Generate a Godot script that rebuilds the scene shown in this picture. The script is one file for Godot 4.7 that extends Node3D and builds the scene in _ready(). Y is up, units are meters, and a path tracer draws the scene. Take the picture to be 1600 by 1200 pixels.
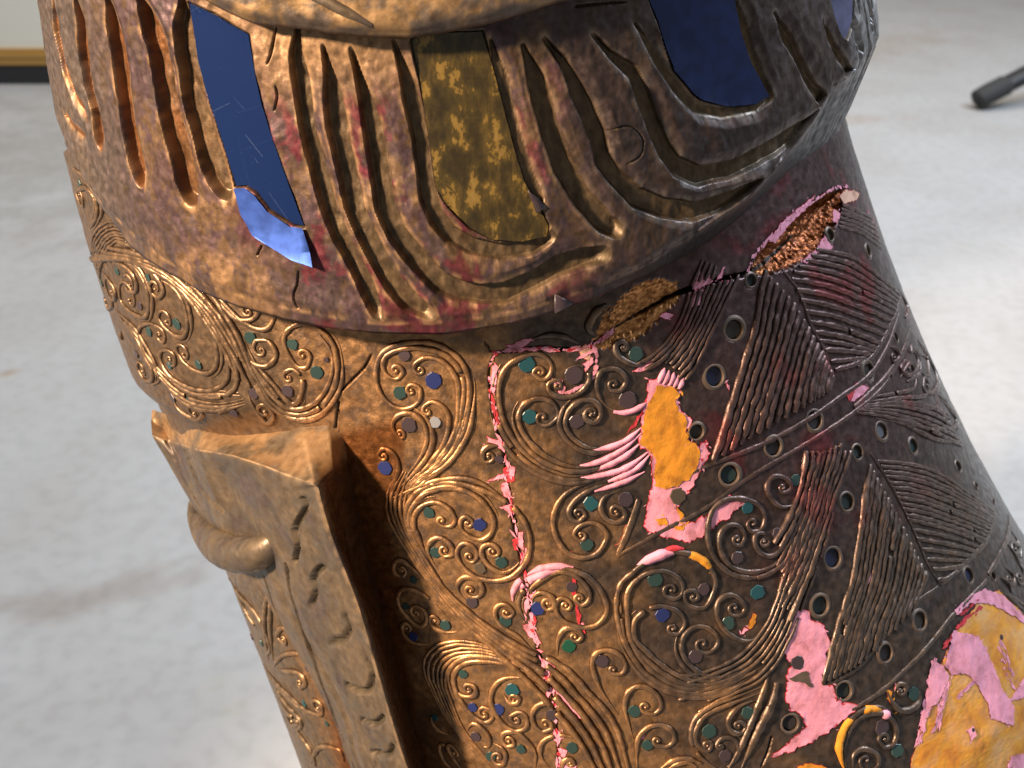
extends Node3D
# A gilded, carved and lacquered wooden figure seen from close by: the hem of an upper garment with glass
# panels over a skirt with applied scrollwork, glass inlays, a carved sash and places where the surface has flaked.
# Surfaces are charted as (degrees round the body, millimetres down its axis).

class Field:                       # a grid of relief over a charted surface
	var aa := PackedFloat32Array()  # degrees of each column
	var hh := PackedFloat32Array()  # millimetres (or share of the way to the hem) of each row
	var relief := PackedFloat32Array()
	var dirt_and_tone := PackedFloat32Array()  # crack dirt, and the darker tone of groove floors and glass beds
	var wood := PackedFloat32Array()
	var wear := PackedFloat32Array()
	var i0 := 0                     # the fine block of columns and rows
	var j0 := 0
	var ni := 0
	var nj := 0
	var da := 0.25
	var dh := 0.6
	var a_start := -80.0
	var h_start := -80.0
	var mm_per_degree := 3.2
	func close() -> void:
		relief.resize(aa.size() * hh.size())
		dirt_and_tone.resize(relief.size())
		wood.resize(relief.size())
		wear.resize(relief.size())

var rng := RandomNumberGenerator.new()
var blot := FastNoiseLite.new()
var fine := FastNoiseLite.new()
var streak := FastNoiseLite.new()
var mats := {}
var names := {}
var statue: Node3D
var skirt: MeshInstance3D
var flap: MeshInstance3D
var body_field: Field
var flap_field: Field
var disc_meshes: Array[ArrayMesh] = []
var rim_mesh: ArrayMesh
var crack_lines := PackedVector2Array()
var hem := []
var bevel := []
var tier := []

const BODY_Q := Vector3(-0.0034, 0.54387716, -0.55399329)
const BODY_A := Vector3(0.33663329, -0.91790518, 0.21006691)
const BODY_X := Vector3(0.08523487, 0.25187481, 0.96399901)
const BODY_Y := Vector3(0.93777025, 0.30660914, -0.16302697)
const FLAP_Q := Vector3(-0.0115, 0.58393242, -0.56045438)
const FLAP_A := Vector3(0.14514647, -0.98941018, 0.0)
const FLAP_X := Vector3(0.07613208, 0.01116858, 0.99703519)
const FLAP_Y := Vector3(0.98647676, 0.14471614, -0.07694694)


# ------------------------------------------------------------------ surfaces
func body_at(a: float, h: float, out := 0.0) -> Vector3:
	var m := h * 0.001
	var m2 := m * m if m < 0.22 else 0.0484 + 0.15 * (m - 0.22)
	var r := 0.1795 + 0.0316 * m + 0.3144 * m2 + out * 0.001
	if a < -20.0:
		var rim := -1.0 - 11.0 * smoothstep(-48.0, -73.0, a)
		r += (0.006 - 0.00000075 * (h + 10.0) * (h + 10.0)) * smoothstep(-20.0, -42.0, a) * smoothstep(rim, rim - 16.0, h)
	r -= 0.03 * smoothstep(-80.0, -118.0, h) * (smoothstep(-71.0, -84.0, a) + smoothstep(60.0, 80.0, a))      # tucks in under the hem
	r += 0.0004 * blot.get_noise_2d(a * 5.1, h * 1.6 + 900.0)      # the hand-worked surface is never quite even
	var t := deg_to_rad(a)
	return BODY_Q + BODY_A * m + BODY_Y * (0.2319 * m2) + (BODY_X * cos(t) + BODY_Y * sin(t)) * r


func body_normal(a: float, h: float) -> Vector3:
	var u := body_at(a + 0.3, h) - body_at(a - 0.3, h)
	var v := body_at(a, h + 1.0) - body_at(a, h - 1.0)
	var n := u.cross(v).normalized()
	var t := deg_to_rad(a)
	return n if n.dot(BODY_X * cos(t) + BODY_Y * sin(t)) > 0.0 else -n


func flap_at(a: float, h: float, out := 0.0) -> Vector3:
	var m := h * 0.001
	var r := 0.196 + 0.1538 * maxf(m, -0.2) + out * 0.001
	var t := deg_to_rad(a)
	return FLAP_Q + FLAP_A * m + (FLAP_X * cos(t) + FLAP_Y * sin(t)) * r


func along(line: Array, a: float) -> float:   # height of an edge line at an angle
	var n := line.size() / 2
	if a <= line[0]:
		var slope: float = (line[3] - line[1]) / (line[2] - line[0])
		return line[1] + slope * (maxf(a, line[0] - 8.0) - line[0])
	for i in n - 1:
		if a <= line[i * 2 + 2]:
			var t: float = (a - line[i * 2]) / (line[i * 2 + 2] - line[i * 2])
			return lerpf(line[i * 2 + 1], line[i * 2 + 3], t)
	return line[n * 2 - 1]


# ------------------------------------------------------------------ colour (linear) of gilt and lacquer
func gilt(a: float, h: float) -> Color:
	var s := a * 3.2
	var n := blot.get_noise_2d(s, h)
	var n2 := blot.get_noise_2d(s * 2.7 + 400.0, h * 2.7)
	var f := fine.get_noise_2d(s, h)
	var gold := smoothstep(7.0, -13.0, a + n * 16.0 - smoothstep(90.0, 180.0, h) * 5.0)
	var c := Color(0.128, 0.100, 0.086).lerp(Color(0.52, 0.285, 0.13), gold)
	c = c.lerp(Color(0.17, 0.115, 0.085), clampf(smoothstep(-0.05, 0.45, n2 + 0.7 * f), 0.0, 1.0) * 0.74)
	var red := smoothstep(8.0, 20.0, a) * (1.0 - smoothstep(62.0, 74.0, a)) * smoothstep(150.0, 60.0, h)
	c = c.lerp(Color(0.125, 0.074, 0.075), red * 0.8)
	c = c.lerp(Color(0.30, 0.03, 0.045), red * smoothstep(0.12, 0.5, blot.get_noise_2d(s * 0.9 + 90.0, h * 0.9 + 30.0)) * 0.5)
	c = c.lerp(Color(0.33, 0.31, 0.29), smoothstep(50.0, 70.0, a) * 0.7 + smoothstep(-50.0, -68.0, a) * 0.35)  # right rim greyed with a painted cool highlight; left flank greyer
	c = c.lerp(Color(0.24, 0.165, 0.105), smoothstep(-24.0, -34.0, a) * smoothstep(8.0, -4.0, h) * 0.85)
	c = c.lerp(Color(0.26, 0.20, 0.13), smoothstep(-48.0, -56.0, a) * smoothstep(35.0, 60.0, h) * 0.75)
	var edge := -20.0 - 0.105 * (h - 21.0)
	if h > 2.0 and a < edge and a > edge - 20.0:
		c = c.lerp(Color(0.30, 0.115, 0.035), smoothstep(edge, edge - 2.5, a + n * 3.0) * smoothstep(edge - 20.0, edge - 15.0, a) * smoothstep(2.0, 9.0, h))
	return c * (0.88 + 0.42 * f)


func flap_color(a: float, h: float) -> Color:
	var s := a * 3.2
	var n := blot.get_noise_2d(s * 0.8 + 700.0, h * 0.6)
	var n2 := blot.get_noise_2d(s * 2.2 - 300.0, h * 1.3 + 55.0)
	var f := fine.get_noise_2d(s + 91.0, h)
	var g := streak.get_noise_2d(s * 3.0, h * 1.1 + 40.0)
	var c := Color(0.31, 0.185, 0.10).lerp(Color(0.15, 0.102, 0.098), smoothstep(-0.45, 0.2, n + 0.5 * f + 0.4 * g))
	c = c.lerp(Color(0.128, 0.074, 0.088), smoothstep(-0.2, 0.25, n2 + 0.4 * f + 0.4 * g) * 0.75)
	c = c.lerp(Color(0.092, 0.067, 0.060), smoothstep(-6.0, 18.0, a + 6.0 * n) * 0.84)
	var red := smoothstep(-32.0, -22.0, a) * smoothstep(12.0, 2.0, a) * smoothstep(-112.0, -98.0, h)
	c = c.lerp(Color(0.21, 0.03, 0.045), red * smoothstep(0.04, 0.4, blot.get_noise_2d(s * 1.3 + 33.0, h * 0.8 - 250.0) + 0.25 * f + 0.2 * g) * 0.75)
	var shoulder := smoothstep(-94.0, -122.0, h) * smoothstep(-30.0, -18.0, a) * smoothstep(2.0, -10.0, a)
	c = c.lerp(Color(0.60, 0.36, 0.17), shoulder * 0.75)
	var lower := smoothstep(-62.0, -45.0, h) * smoothstep(-20.0, -30.0, a)
	c = c.lerp(Color(0.56, 0.33, 0.15), lower * smoothstep(-0.3, 0.2, n2 - 0.4 * f) * 0.7)
	c = c.lerp(Color(0.42, 0.41, 0.40), smoothstep(50.0, 56.0, a) * 0.9)  # light caught by the right corner, painted in as grey-white
	c = c.lerp(Color(0.22, 0.18, 0.15), smoothstep(-36.0, -56.0, a) * 0.7)
	return c * (0.74 + 0.4 * f + 0.22 * g)


# ------------------------------------------------------------------ small helpers
func numbered(called: String) -> String:
	var k: int = names.get(called, 0)
	names[called] = k + 1
	return called if k == 0 else "%s_%03d" % [called, k]


func put(called: String, m: Mesh, parent: Node, material: Material = null) -> MeshInstance3D:
	var o := MeshInstance3D.new()
	o.name = numbered(called)
	o.mesh = m
	if material:
		o.material_override = material
	parent.add_child(o, true)
	return o


func tag(o: Node, label: String, category := "", kind := "", group := "") -> void:
	o.set_meta("label", label)
	if category: o.set_meta("category", category)
	if kind: o.set_meta("kind", kind)
	if group: o.set_meta("group", group)


func lin(r: float, g: float, b: float) -> Color:
	return Color(r, g, b).linear_to_srgb()


func noise_tex(frequency: float, colors: Array, offsets: Array, size := 1024, type := FastNoiseLite.TYPE_SIMPLEX_SMOOTH, octaves := 5, seed_no := 1, gain := 0.5) -> NoiseTexture2D:
	var n := FastNoiseLite.new()
	n.noise_type = type
	n.frequency = frequency
	n.seed = seed_no
	n.fractal_octaves = octaves
	n.fractal_gain = gain
	if type == FastNoiseLite.TYPE_CELLULAR:
		n.cellular_return_type = FastNoiseLite.RETURN_DISTANCE
	var t := NoiseTexture2D.new()
	t.width = size
	t.height = size
	t.seamless = true
	t.noise = n
	if colors.size():
		var g := Gradient.new()
		g.offsets = PackedFloat32Array(offsets)
		g.colors = PackedColorArray(colors)
		t.color_ramp = g
	return t


func surface(called: String, color: Color, rough: float, metal := 0.0) -> StandardMaterial3D:
	var m := StandardMaterial3D.new()
	m.resource_name = called
	m.albedo_color = color.linear_to_srgb()
	m.roughness = rough
	m.metallic = metal
	m.vertex_color_use_as_albedo = false
	mats[called] = m
	return m


func triplanar(m: StandardMaterial3D, times: float) -> void:
	m.uv1_triplanar = true
	m.uv1_scale = Vector3.ONE * times


func bump(m: StandardMaterial3D, t: Texture2D, cm: float) -> void:
	m.heightmap_enabled = true
	m.heightmap_texture = t
	m.heightmap_scale = cm


func make_materials() -> void:
	var speck := noise_tex(0.02, [Color(0.76, 0.74, 0.72), Color(0.9, 0.89, 0.88), Color(0.96, 0.96, 0.96), Color(1, 1, 1)], [0.12, 0.32, 0.6, 0.8], 1024, FastNoiseLite.TYPE_SIMPLEX_SMOOTH, 7, 3)
	var soft_spots := noise_tex(0.008, [Color(0.66, 0.60, 0.55), Color(0.86, 0.84, 0.82), Color(0.96, 0.96, 0.95), Color(1, 1, 1)], [0.16, 0.36, 0.55, 0.8], 1024, FastNoiseLite.TYPE_SIMPLEX_SMOOTH, 7, 55, 0.6)
	var rub := noise_tex(0.02, [Color(0.5, 0.5, 0.5), Color(0.75, 0.75, 0.75), Color(1, 1, 1)], [0.3, 0.5, 0.75], 1024, FastNoiseLite.TYPE_SIMPLEX_SMOOTH, 6, 9)
	var hammer := noise_tex(0.018, [], [], 1024, FastNoiseLite.TYPE_SIMPLEX_SMOOTH, 6, 21, 0.72)
	var fibre := noise_tex(0.05, [], [], 512, FastNoiseLite.TYPE_SIMPLEX, 6, 5)
	for d in [["gilt", 0.50, 0.74], ["flap_gilt", 0.50, 0.5]]:
		var m := surface(d[0], Color(1, 1, 1), d[1], d[2])
		m.vertex_color_use_as_albedo = true
		m.albedo_texture = speck
		m.roughness = 0.58 if d[0] == "gilt" else 0.64
		m.roughness_texture = rub
		triplanar(m, 11.0)
		bump(m, hammer, 0.026 if d[0] == "gilt" else 0.013)
	for d in [["pink_paint", Color(0.90, 0.36, 0.49), 0.7], ["orange_paint", Color(0.76, 0.30, 0.018), 0.8], ["red_paint", Color(0.62, 0.035, 0.05), 0.7], ["pale_gesso", Color(0.70, 0.42, 0.30), 0.8], ["old_gilt", Color(0.12, 0.085, 0.06), 0.5], ["bright_gold", Color(0.75, 0.48, 0.2), 0.4]]:
		var m := surface(d[0], d[1], d[2], 0.6 if d[0] == "bright_gold" else 0.0)
		m.albedo_texture = soft_spots
		triplanar(m, 13.0)
		bump(m, hammer, 0.022)
	var ow := surface("orange_wood", Color(0.95, 0.95, 0.95), 0.75)
	ow.albedo_texture = noise_tex(0.006, [lin(0.45, 0.15, 0.02), lin(0.68, 0.26, 0.022), lin(0.78, 0.36, 0.03), lin(0.70, 0.33, 0.10), lin(0.68, 0.40, 0.18)], [0.2, 0.4, 0.52, 0.62, 0.85], 1024, FastNoiseLite.TYPE_SIMPLEX_SMOOTH, 6, 12)
	triplanar(ow, 9.0)
	ow.uv1_scale = Vector3(9, 16, 9)
	bump(ow, fibre, 0.022)
	# glass: mirror-backed, dulled by dust
	for d in [["glass_g", Color(0.028, 0.062, 0.058)], ["glass_t", Color(0.018, 0.085, 0.105)], ["glass_b", Color(0.022, 0.034, 0.15)], ["glass_p", Color(0.06, 0.042, 0.05)], ["glass_c", Color(0.30, 0.31, 0.34)], ["glass_e", Color(0.012, 0.085, 0.05)], ["glass_n", Color(0.10, 0.075, 0.05)]]:
		var m := surface(d[0], d[1], 0.48, 0.0)
		m.roughness_texture = rub
		m.albedo_texture = speck
		triplanar(m, 40.0)
		var dull := surface(d[0] + "_dull", d[1].lerp(Color(0.03, 0.03, 0.03), 0.55) * 0.75, 0.5)     # darker and greyer, for sunk inlays
		dull.albedo_texture = speck
		triplanar(dull, 40.0)
	var scratch := noise_tex(0.02, [Color(0.8, 0.8, 0.8), Color(0.92, 0.92, 0.92), Color(1, 1, 1)], [0.2, 0.5, 0.7], 512, FastNoiseLite.TYPE_SIMPLEX, 6, 33)
	var scratched := Image.create(512, 512, false, Image.FORMAT_RGB8)
	scratched.fill(lin(0.006, 0.019, 0.085))
	for k in 26:
		var at := Vector2(rng.randi_range(0, 511), rng.randi_range(0, 511))
		var way := Vector2(0.62, 0.78).rotated(rng.randf_range(-0.12, 0.12))
		var tone := rng.randf_range(0.05, 0.4)
		for i in rng.randi_range(6, 90):
			at += way
			scratched.set_pixel(posmod(int(at.x), 512), posmod(int(at.y), 512), lin(0.010 + tone * 0.5, 0.024 + tone * 0.6, 0.095 + tone * 0.8) if rng.randf() < 0.85 else lin(0.01, 0.024, 0.095))
	for k in 60:
		scratched.set_pixel(rng.randi_range(0, 511), rng.randi_range(0, 511), lin(0.2, 0.25, 0.35))
	for d in [["blue_glass", Color(0.008, 0.020, 0.080), 0.22], ["navy_glass", Color(0.007, 0.020, 0.085), 0.3], ["pale_reflection_glass", Color(0.08, 0.18, 0.62), 0.4], ["dusty_glass", Color(0.09, 0.09, 0.17), 0.5]]:
		var m := surface(d[0], d[1], d[2], 0.0)
		if d[0] == "pale_reflection_glass":
			m.metallic = 0.9
			m.albedo_color = lin(0.11, 0.23, 0.85)  # lighter blue puts a bright reflection into the glass colour
		m.albedo_texture = scratch
		if d[0] == "blue_glass":
			m.albedo_color = Color(1, 1, 1)
			m.albedo_texture = ImageTexture.create_from_image(scratched)
		triplanar(m, 14.0)
	var gg := surface("golden_glass", Color(1, 1, 1), 0.33, 0.25)
	gg.albedo_texture = noise_tex(0.0085, [lin(0.035, 0.026, 0.011), lin(0.06, 0.043, 0.015), lin(0.085, 0.06, 0.017), lin(0.10, 0.068, 0.018), lin(0.27, 0.165, 0.035), lin(0.34, 0.22, 0.06)], [0.25, 0.45, 0.55, 0.645, 0.66, 0.85], 1024, FastNoiseLite.TYPE_SIMPLEX_SMOOTH, 7, 44, 0.66)
	triplanar(gg, 9.0)
	gg.uv1_scale = Vector3(13, 8, 13)
	gg.clearcoat_enabled = true
	gg.clearcoat = 0.4
	gg.clearcoat_roughness = 0.3
	# surroundings
	var fl := surface("concrete", Color(1, 1, 1), 0.62)
	fl.albedo_texture = noise_tex(0.004, [lin(0.385, 0.375, 0.365), lin(0.398, 0.393, 0.386), lin(0.408, 0.405, 0.40), lin(0.415, 0.413, 0.41)], [0.2, 0.42, 0.6, 0.85], 1024, FastNoiseLite.TYPE_SIMPLEX_SMOOTH, 6, 8)
	fl.uv1_triplanar = true
	fl.uv1_world_triplanar = true
	fl.uv1_scale = Vector3.ONE * 0.75
	fl.detail_enabled = true
	fl.detail_blend_mode = BaseMaterial3D.BLEND_MODE_MUL
	fl.detail_albedo = noise_tex(0.09, [Color(0.955, 0.953, 0.95), Color(0.985, 0.985, 0.985), Color(1, 1, 1)], [0.2, 0.45, 0.7], 512, FastNoiseLite.TYPE_SIMPLEX_SMOOTH, 6, 77)
	surface("tan_stain", Color(0.46, 0.36, 0.27), 0.7)
	surface("pale_scuff", Color(0.66, 0.62, 0.55), 0.7)
	surface("grey_stain", Color(0.40, 0.37, 0.345), 0.7)
	surface("cream_board", Color(0.86, 0.83, 0.72), 0.6)
	surface("gold_trim", Color(0.55, 0.31, 0.08), 0.4, 0.3)
	surface("black_plinth", Color(0.025, 0.025, 0.027), 0.6)
	surface("black_metal", Color(0.011, 0.011, 0.012), 0.5)
	surface("black_rubber", Color(0.03, 0.03, 0.03), 0.75)


func smooth_path(path: Array, steps: int) -> PackedVector2Array:   # Catmull-Rom through (degrees, mm) points
	var p := PackedVector2Array()
	for i in path.size() / 2:
		p.append(Vector2(path[i * 2], path[i * 2 + 1]))
	var out := PackedVector2Array()
	for i in p.size() - 1:
		var a := p[maxi(i - 1, 0)]
		var d := p[mini(i + 2, p.size() - 1)]
		for k in steps:
			out.append(p[i].cubic_interpolate(p[i + 1], a, d, float(k) / steps))
	out.append(p[p.size() - 1])
	return out


func resample(p: PackedVector2Array, n: int) -> PackedVector2Array:
	var total := 0.0
	var run := PackedFloat32Array([0.0])
	for i in p.size() - 1:
		total += Vector2((p[i + 1].x - p[i].x) * 3.2, p[i + 1].y - p[i].y).length()
		run.append(total)
	var out := PackedVector2Array()
	var j := 0
	for k in n:
		var want := total * k / (n - 1)
		while j < p.size() - 2 and run[j + 1] < want:
			j += 1
		var t := (want - run[j]) / maxf(run[j + 1] - run[j], 1e-6)
		out.append(p[j].lerp(p[j + 1], clampf(t, 0.0, 1.0)))
	return out


# ------------------------------------------------------------------ relief on the charted grids
func column_of(f: Field, a: float) -> float:
	return f.i0 + (a - f.a_start) / f.da


func row_of(f: Field, a: float, h: float) -> float:
	if f == flap_field:
		return f.j0 + (h + 165.0) / (along(bevel, a) + 165.0) * (f.nj - 1)
	return f.j0 + (h - f.h_start) / f.dh


func cut(f: Field, path: Array, width: float, depth: float, tone_amount: float, flat: float, tip := 0.55) -> void:
	var p := smooth_path(path, 10)
	if flat > 0.5:                        # chisel cuts run straight from joint to joint
		p = PackedVector2Array()
		for i in path.size() / 2:
			p.append(Vector2(path[i * 2], path[i * 2 + 1]))
	var length := 0.0
	for i in p.size() - 1:
		length += Vector2((p[i + 1].x - p[i].x) * f.mm_per_degree, p[i + 1].y - p[i].y).length()
	p = resample(p, maxi(int(length / 0.4), 4))
	var w := f.aa.size()
	var cell := f.da * f.mm_per_degree
	for k in p.size():
		var t := float(k) / (p.size() - 1)
		var wide := width * (tip + (1.0 - tip) * smoothstep(0.0, 0.22, t)) * (0.8 + 0.2 * smoothstep(0.0, 0.1, 1.0 - t)) * (1.0 + 0.08 * fine.get_noise_2d(p[k].x * 0.9, p[k].y * 0.35))
		var deep := depth * smoothstep(0.0, 0.05, minf(t, 1.0 - t) + 0.01)
		var half := wide * 0.5 + (3.8 if f == flap_field and flat > 0.5 else 0.7)
		var ci := column_of(f, p[k].x)
		var cj := row_of(f, p[k].x, p[k].y)
		var row_mm := f.dh if f == body_field else (along(bevel, p[k].x) + 165.0) / (f.nj - 1)
		for j in range(maxi(int(cj - half / row_mm), f.j0), mini(int(cj + half / row_mm) + 2, f.j0 + f.nj - 3)):
			for i in range(maxi(int(ci - half / cell), f.i0), mini(int(ci + half / cell) + 2, f.i0 + f.ni)):
				var d := Vector2((i - ci) * cell, (j - cj) * row_mm).length()
				var s := 1.0 - smoothstep(wide * 0.5 * flat, wide * 0.5 + (0.28 if flat > 0.5 else 0.4), d)
				var at := j * w + i
				if half > wide * 0.5 + 2.0:
					f.wear[at] = maxf(f.wear[at], 1.0 - smoothstep(wide * 0.5 + 0.3, half - 1.2, d))
					if i > ci:
						f.relief[at] = minf(f.relief[at], -1.5 * (1.0 - clampf((d - wide * 0.5) / (half - wide * 0.5), 0.0, 1.0)) * smoothstep(0.0, 0.15, minf(t, 1.0 - t)))
				if s <= 0.0:
					continue
				f.relief[at] = minf(f.relief[at], -deep * s)
				f.dirt_and_tone[at] = maxf(f.dirt_and_tone[at], s * tone_amount)
	return


func cut_area(f: Field, polygon: Array, depth: float, wood: float, rough: float) -> void:
	var p := PackedVector2Array()
	var lo := Vector2(1e9, 1e9)
	var hi := -lo
	for i in polygon.size() / 2:
		var q := Vector2(column_of(f, polygon[i * 2]), row_of(f, polygon[i * 2], polygon[i * 2 + 1]))
		p.append(q)
		lo = lo.min(q)
		hi = hi.max(q)
	if rough <= 0.0:                      # a bed a little wider than its glass
		p = Geometry2D.offset_polygon(p, 2.6)[0]
		lo -= Vector2(4, 4)
		hi += Vector2(4, 4)
	var w := f.aa.size()
	var n := p.size()
	for j in range(maxi(int(lo.y), f.j0), mini(int(hi.y) + 2, f.j0 + f.nj)):
		for i in range(maxi(int(lo.x), f.i0), mini(int(hi.x) + 2, f.i0 + f.ni)):
			var q := Vector2(i, j) + rough * 5.0 * Vector2(fine.get_noise_2d(i * 1.3, j * 1.3), fine.get_noise_2d(j * 1.3, i * 1.3 + 77.0))
			if not Geometry2D.is_point_in_polygon(q, p):
				continue
			var at := j * w + i
			var edge := 1e9
			for e in n:
				edge = minf(edge, q.distance_squared_to(Geometry2D.get_closest_point_to_segment(q, p[e], p[(e + 1) % n])))
			edge = sqrt(edge)
			if rough <= 0.0:
				f.relief[at] = minf(f.relief[at], -depth * smoothstep(0.0, 2.2, edge))
				f.dirt_and_tone[at] = maxf(f.dirt_and_tone[at], 1.3 * smoothstep(0.0, 1.5, edge))  # bed darkened to near black round the glass
				continue
			f.relief[at] = minf(f.relief[at], -depth * (0.25 + 0.75 * smoothstep(0.0, 11.0, edge)) - rough * (fine.get_noise_2d(i * 1.9, j * 2.6) * 1.4 + fine.get_noise_2d(i * 0.5, j * 0.9)))
			f.wood[at] = wood


func groove(path: Array, width: float, depth: float) -> void:
	cut(flap_field, path, width, depth * 1.1, 1.0, 0.8, 0.2)


func flap_crack(path: Array, width: float, depth: float) -> void:
	cut(flap_field, path, width * 0.5, depth, 1.4, 0.3)


func body_crack(path: Array, width: float, depth: float) -> void:
	if width > 0.5 and path.size() > 12:
		for i in path.size() / 2 - 1:
			crack_lines.append(Vector2(path[i * 2] * 3.2, path[i * 2 + 1]))
			crack_lines.append(Vector2(path[i * 2 + 2] * 3.2, path[i * 2 + 3]))
	cut(body_field, path, width * 0.6, depth, 1.6, 0.3)


func socket(a: float, h: float, r: float) -> void:     # a round hole for an inlay
	var f := body_field
	var ci := int(column_of(f, a))
	var cj := int(row_of(f, a, h))
	for j in range(maxi(cj - 12, f.j0), mini(cj + 13, f.j0 + f.nj)):
		for i in range(ci - 12, ci + 13):
			var d := Vector2((f.aa[i] - a) * 3.2, f.hh[j] - h).length()
			if d < r * 1.2:
				f.relief[j * f.aa.size() + i] = -1.9 * smoothstep(r * 1.2, r * 1.05, d)


func cavity(polygon: Array, depth: float) -> void:
	cut_area(body_field, polygon, depth, 1.0, 0.55)


# ------------------------------------------------------------------ applied pieces on the skirt
func ribbon(pts: PackedVector2Array, wide: PackedFloat32Array, high: float, material: String, bead: bool, soft := 1.0) -> ArrayMesh:
	var n := pts.size()
	var v := PackedVector3Array()
	var c := PackedColorArray()
	var centre := PackedVector3Array()
	var up := PackedVector3Array()
	for q in pts:
		centre.append(body_at(q.x, q.y))
		up.append(body_normal(q.x, q.y))
	var shape := [Vector2(-1.0, -0.25), Vector2(-0.92, 0.35), Vector2(-0.55, 0.86), Vector2(0.0, 1.0), Vector2(0.55, 0.86), Vector2(0.92, 0.35), Vector2(1.0, -0.25)]
	var m := shape.size()
	for i in n:
		var along_it := (centre[mini(i + 1, n - 1)] - centre[maxi(i - 1, 0)]).normalized()
		var side := along_it.cross(up[i]).normalized()
		var w := wide[i] * 0.001
		var wobble := 1.0 + 0.3 * fine.get_noise_2d(pts[i].x * 2.6 + 13.0, pts[i].y * 0.8)
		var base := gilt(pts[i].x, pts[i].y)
		for k in m:
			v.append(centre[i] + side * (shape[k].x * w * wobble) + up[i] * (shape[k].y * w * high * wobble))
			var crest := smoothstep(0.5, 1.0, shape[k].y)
			c.append(base.lerp(Color(base.r * 1.35 + 0.03, base.g * 1.3 + 0.022, base.b * 1.25 + 0.014), crest * 0.7) if crest > 0.0 else base.lerp(Color(0.05, 0.03, 0.02), 0.72 * soft))  # worn crests brighter; low sides carry painted crevice shade
	var ix := PackedInt32Array()
	for i in n - 1:
		for k in m - 1:
			var a := i * m + k
			ix.append_array([a, a + 1, a + m, a + 1, a + m + 1, a + m])
	for e in [0, n - 1]:                  # closed ends
		var at := v.size()
		v.append(centre[e] + up[e] * wide[e] * 0.001 * high * 0.5)
		c.append(c[e * m + 3])
		for k in m - 1:
			if e == 0:
				ix.append_array([at, e * m + k + 1, e * m + k])
			else:
				ix.append_array([at, e * m + k, e * m + k + 1])
	if bead:
		var at := v.size()
		var rad := wide[n - 1] * 0.00135
		var o := centre[n - 1]
		var x := (centre[n - 1] - centre[n - 3]).normalized()
		var y := x.cross(up[n - 1]).normalized()
		for j in 4:
			for k in 9:
				var th := TAU * k / 9.0
				var ph := j * 0.48
				v.append(o + (x * cos(th) + y * sin(th)) * rad * cos(ph) + up[n - 1] * (rad * 1.15 * sin(ph)))
				c.append(c[(n - 1) * m + 3])
		for j in 3:
			for k in 9:
				var a := at + j * 9 + k
				var b := at + j * 9 + (k + 1) % 9
				ix.append_array([a, a + 9, b, b, a + 9, b + 9])
		var topv := v.size()
		v.append(o + up[n - 1] * rad * 1.2)
		c.append(c[(n - 1) * m + 3])
		for k in 9:
			ix.append_array([at + 27 + k, topv, at + 27 + (k + 1) % 9])
	return finish(v, c, ix, mats[material] if material else mats.gilt, (n / 2) * m + 3, up[n / 2])


func finish(v: PackedVector3Array, c: PackedColorArray, ix: PackedInt32Array, material: Material, probe := -1, outward := Vector3.ZERO) -> ArrayMesh:
	var nn := PackedVector3Array()
	nn.resize(v.size())
	for t in range(0, ix.size(), 3):
		var g := (v[ix[t + 2]] - v[ix[t]]).cross(v[ix[t + 1]] - v[ix[t]])
		nn[ix[t]] += g
		nn[ix[t + 1]] += g
		nn[ix[t + 2]] += g
	if probe >= 0 and nn[probe].dot(outward) < 0.0:      # front faces outwards
		for t in range(0, ix.size(), 3):
			var swap := ix[t + 1]
			ix[t + 1] = ix[t + 2]
			ix[t + 2] = swap
		for i in nn.size():
			nn[i] = -nn[i]
	for i in nn.size():
		nn[i] = nn[i].normalized()
	var arrays := []
	arrays.resize(Mesh.ARRAY_MAX)
	arrays[Mesh.ARRAY_VERTEX] = v
	arrays[Mesh.ARRAY_NORMAL] = nn
	if c.size():
		arrays[Mesh.ARRAY_COLOR] = c
	arrays[Mesh.ARRAY_INDEX] = ix
	var m := ArrayMesh.new()
	m.add_surface_from_arrays(Mesh.PRIMITIVE_TRIANGLES, arrays)
	if material:
		m.surface_set_material(0, material)
	return m


func gap_at(q: Vector2) -> bool:       # strands are broken where the cracks run
	for i in crack_lines.size() / 2:
		var a := crack_lines[i * 2]
		var b := crack_lines[i * 2 + 1]
		var d := Vector2(q.x * 3.2, q.y)
		if absf(d.x - a.x) < 12.0 and absf(d.y - a.y) < 12.0 and d.distance_to(Geometry2D.get_closest_point_to_segment(d, a, b)) < 0.75:
			return true
	return false


func broken(called: String, p: PackedVector2Array, wide: PackedFloat32Array, high: float, material: String, bead: bool) -> void:
	# one mesh per piece that is left between cracks and chips
	var q := PackedVector2Array()
	var w := PackedFloat32Array()
	var missing := 0
	for i in p.size() + 1:
		if i < p.size() and missing <= 0 and not material and i > 6 and i < p.size() - 8 and rng.randf() < 0.004:
			missing = rng.randi_range(1, 2)
		if i == p.size() or missing > 0 or gap_at(p[i]):
			missing -= 1
			if q.size() > 4:
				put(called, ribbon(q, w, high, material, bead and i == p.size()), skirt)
			q = PackedVector2Array()
			w = PackedFloat32Array()
			continue
		q.append(p[i])
		w.append(wide[i])


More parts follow.
